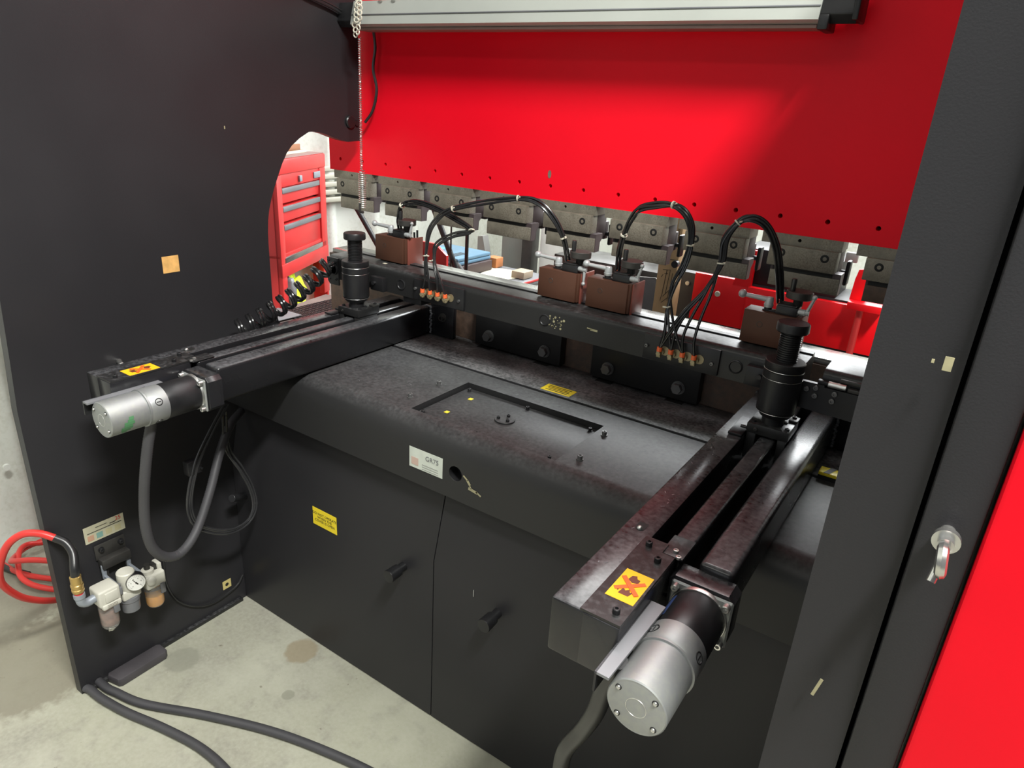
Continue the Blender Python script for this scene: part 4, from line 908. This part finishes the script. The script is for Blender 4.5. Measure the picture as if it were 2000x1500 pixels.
put('lid_print', Quad((-2.16, 2.60, .9365), X_, Y_, .06, .06), LBLU, bc)
tag(put('orange_box', B((-1.99, 2.76, .853), (-1.93, 2.82, .900), .002), M('brown_orange_box', (.45, .17, .06), .6)), 'small brown-orange box behind the blue case', 'box')
tag(put('grey_hose', T([(-1.99, 2.50, .92), (-1.92, 2.46, .905), (-1.86, 2.43, .87), (-1.81, 2.42, .80), (-1.79, 2.42, .70), (-1.78, 2.43, .3)], .009, 12, 8), RUBG), 'grey hose curving down over the edge of the grey cart', 'hose')
# red tool chest
tc_ = thing('tool_chest', 'tall red tool chest with grey drawer rails, seen through the left frame opening', 'tool chest', (-2.45, 2.05, 0))
o0 = V((-2.3736, 1.8347, 0)); ud = V((-.44415, .89595, 0)); nd_ = V((-.89595, -.44415, 0))


def OB(s0, s1, d0, d1, z0, z1, bev=.002):
    b_ = B((s0, d0, z0), (s1, d1, z1), bev)
    for v in b_.verts: v.co = o0 + ud * v.co.x + nd_ * v.co.y + Z_ * v.co.z
    bmesh.ops.recalc_face_normals(b_, faces=b_.faces); return b_


put('chest_body', join(OB(0, .02, 0, .22, 0, 1.285), OB(.48, .50, 0, .22, 0, 1.285), OB(0, .5, .20, .22, 0, 1.285), OB(0, .5, 0, .22, .95, .965), OB(0, .045, -.004, .02, .70, 1.285), OB(.435, .5, -.004, .02, .70, 1.285)), REDT, tc_)
put('lid', join(OB(-.004, .504, -.006, .225, 1.285, 1.345, .006), OB(.03, .5, .0, .02, 1.235, 1.285)), REDT, tc_)
put('lid_top', OB(.0, .50, .0, .22, 1.345, 1.349), M('dusty_grey_pink_lid', (.24, .14, .13), .6), tc_)
for k, (za, zb) in enumerate(((1.17, 1.232), (1.095, 1.158), (.965, 1.083))):
    d = put('drawer', OB(.045, .435, .004, .19, za, zb), REDT, tc_)
    put('drawer_rail', OB(.048, .432, -.004, .006, zb - .022, zb - .001), ALUM, d)
put('lock', join(OB(.21, .235, -.01, .0, 1.245, 1.27), OB(.37, .44, -.006, .0, 1.245, 1.272)), ZINC, tc_)
put('tray', OB(.03, .48, -.004, .19, .925, .95), STAIN, tc_)
put('lower_rail', OB(0, .5, -.006, .02, .87, .925), REDT, tc_)
put('rust_back', OB(.02, .48, .19, .20, .2, .92, 0), M('orange_brown_inside', (.30, .09, .03), .6), tc_)
put('base', OB(0, .5, 0, .22, 0, .60), REDT, tc_)
tt = thing('tool_box_insert', 'small tray of tools with brown edge on top of the red tool chest', 'tool tray', tuple(o0 + ud * .25 + nd_ * .1 + Z_ * 1.349))
put('tray', join(OB(.04, .46, .08, .17, 1.349, 1.358), OB(.04, .42, .075, .085, 1.358, 1.385)), M('rusty_brown_tray', (.28, .12, .06), .6), tt)
put('cream_strip', OB(.02, .44, .055, .068, 1.349, 1.360), PAPER, tt)
for k in range(9):
    s0 = .08 + .036 * k; put('tool', OB(s0, s0 + .016 + .006 * (k % 2), .10, .12, 1.358, 1.42 + .012 * (k % 3), .002), GREYP if k % 2 else DKST, tt)
hv = thing('hi_vis_vest', 'crumpled fluorescent yellow vest stuffed in the lower shelf of the tool chest', 'vest', tuple(o0 + ud * .1 + nd_ * .05 + Z_ * .60))
bm = bmesh.new(); bmesh.ops.create_icosphere(bm, subdivisions=4, radius=1)
from mathutils import noise as NZ
for v in bm.verts:
    n_ = NZ.noise(v.co * 2.3) * .35 + NZ.noise(v.co * 6) * .14
    c = v.co * (1 + n_)
    v.co = o0 + ud * (.15 + c.x * .115) + nd_ * (.045 + c.y * .05) + Z_ * (.735 + c.z * .125)
put('cloth', bm, HIVIS, hv, sharp=80)
bm = bmesh.new(); bmesh.ops.create_icosphere(bm, subdivisions=3, radius=1)
for v in bm.verts:
    c = v.co * (1 + NZ.noise(v.co * 3) * .3); v.co = o0 + ud * (.065 + c.x * .018) + nd_ * (.0 + c.y * .03) + Z_ * (.80 + c.z * .06)
put('reflective_band', bm, ALUM, hv, sharp=80)
# low side table in front of the chest
tb = thing('side_table', 'low steel side table with a red edge, between the tool chest and the left arm', 'table', (-2.1, 1.9, 0))
put('table_top', Poly([(-2.24, 1.60), (-1.94, 1.60), (-1.94, 1.80), (-1.84, 1.80), (-2.05, 2.10), (-2.32, 2.02)], 2, .765, .780), M('brown_grey_board', (.16, .12, .11), .6, var=.2), tb)
for lx, ly in ((-2.15, 1.65), (-1.97, 1.65), (-2.05, 2.0), (-2.25, 1.98)): put('leg', B((lx - .015, ly - .015, 0), (lx + .015, ly + .015, .766), .002), DKST, tb)
put('red_edge', B((-2.02, 1.62, .781), (-1.99, 1.95, .80), .002), REDB, tb)
gm = []
for k in range(13): gm.append(B((-2.23 + .018 * k, 1.68, .783), (-2.226 + .018 * k, 1.99, .786), 0))
for k in range(17): gm.append(B((-2.23, 1.68 + .018 * k, .7835), (-2.01, 1.684 + .018 * k, .7865), 0))
tag(put('mesh_mat', join(*gm), BLKM), 'black open mesh mat lying on the low side table', 'mat')
tag(put('clear_sheet', B((-2.26, 1.60, .788), (-2.12, 1.72, .791), .001), ALUM), 'grey flat sheet on the corner of the mesh mat', 'sheet')
# hazard tape strip right of the right arm
hz = thing('warning_strip', 'yellow and black striped warning strip beside the right arm', 'warning strip', (-.11, 1.49, .89))
put('strip', B((-.160, 1.480, .900), (-.053, 1.512, .908), .002), YEL, hz)
for k in range(3): put('black_stripe', Poly([(-.150 + .036 * k, 1.4795), (-.138 + .036 * k, 1.4795), (-.128 + .036 * k, 1.5125), (-.140 + .036 * k, 1.5125)], 2, .9078, .9086), INK, hz)
put('strip_foot', B((-.160, 1.482, .8905), (-.053, 1.51, .900), 0), DARK, hz)
# ceiling lamps (fittings themselves)
for i, (lx, ly, sx) in enumerate(((-1.0, -2.2, 3.0), (.95, -.25, .6), (-.7, 2.75, 2.2))):
    t = thing('ceiling_lamp', ('long ceiling tube lamp behind the camera', 'ceiling lamp to the right of the press', 'long ceiling tube lamp near the back wall')[i], 'lamp', (lx, ly, 4.14), 'ceiling lamps')
    put('lamp_housing', B((lx - sx / 2, ly - .1, 4.14), (lx + sx / 2, ly + .1, 4.2), .004), WHT, t)

struct('added_window_1', join(B((-2.56, 3.80, 1.74), (-2.48, 3.90, 3.36), .004), B((.08, 3.80, 1.74), (.16, 3.90, 3.36), .004), B((-2.56, 3.80, 1.70), (.16, 3.90, 1.78), .004), B((-2.56, 3.80, 3.32), (.16, 3.90, 3.40), .004), B((-1.22, 3.82, 1.78), (-1.18, 3.88, 3.32), .003)), WHT)  # unseen frame, added around the extra back light
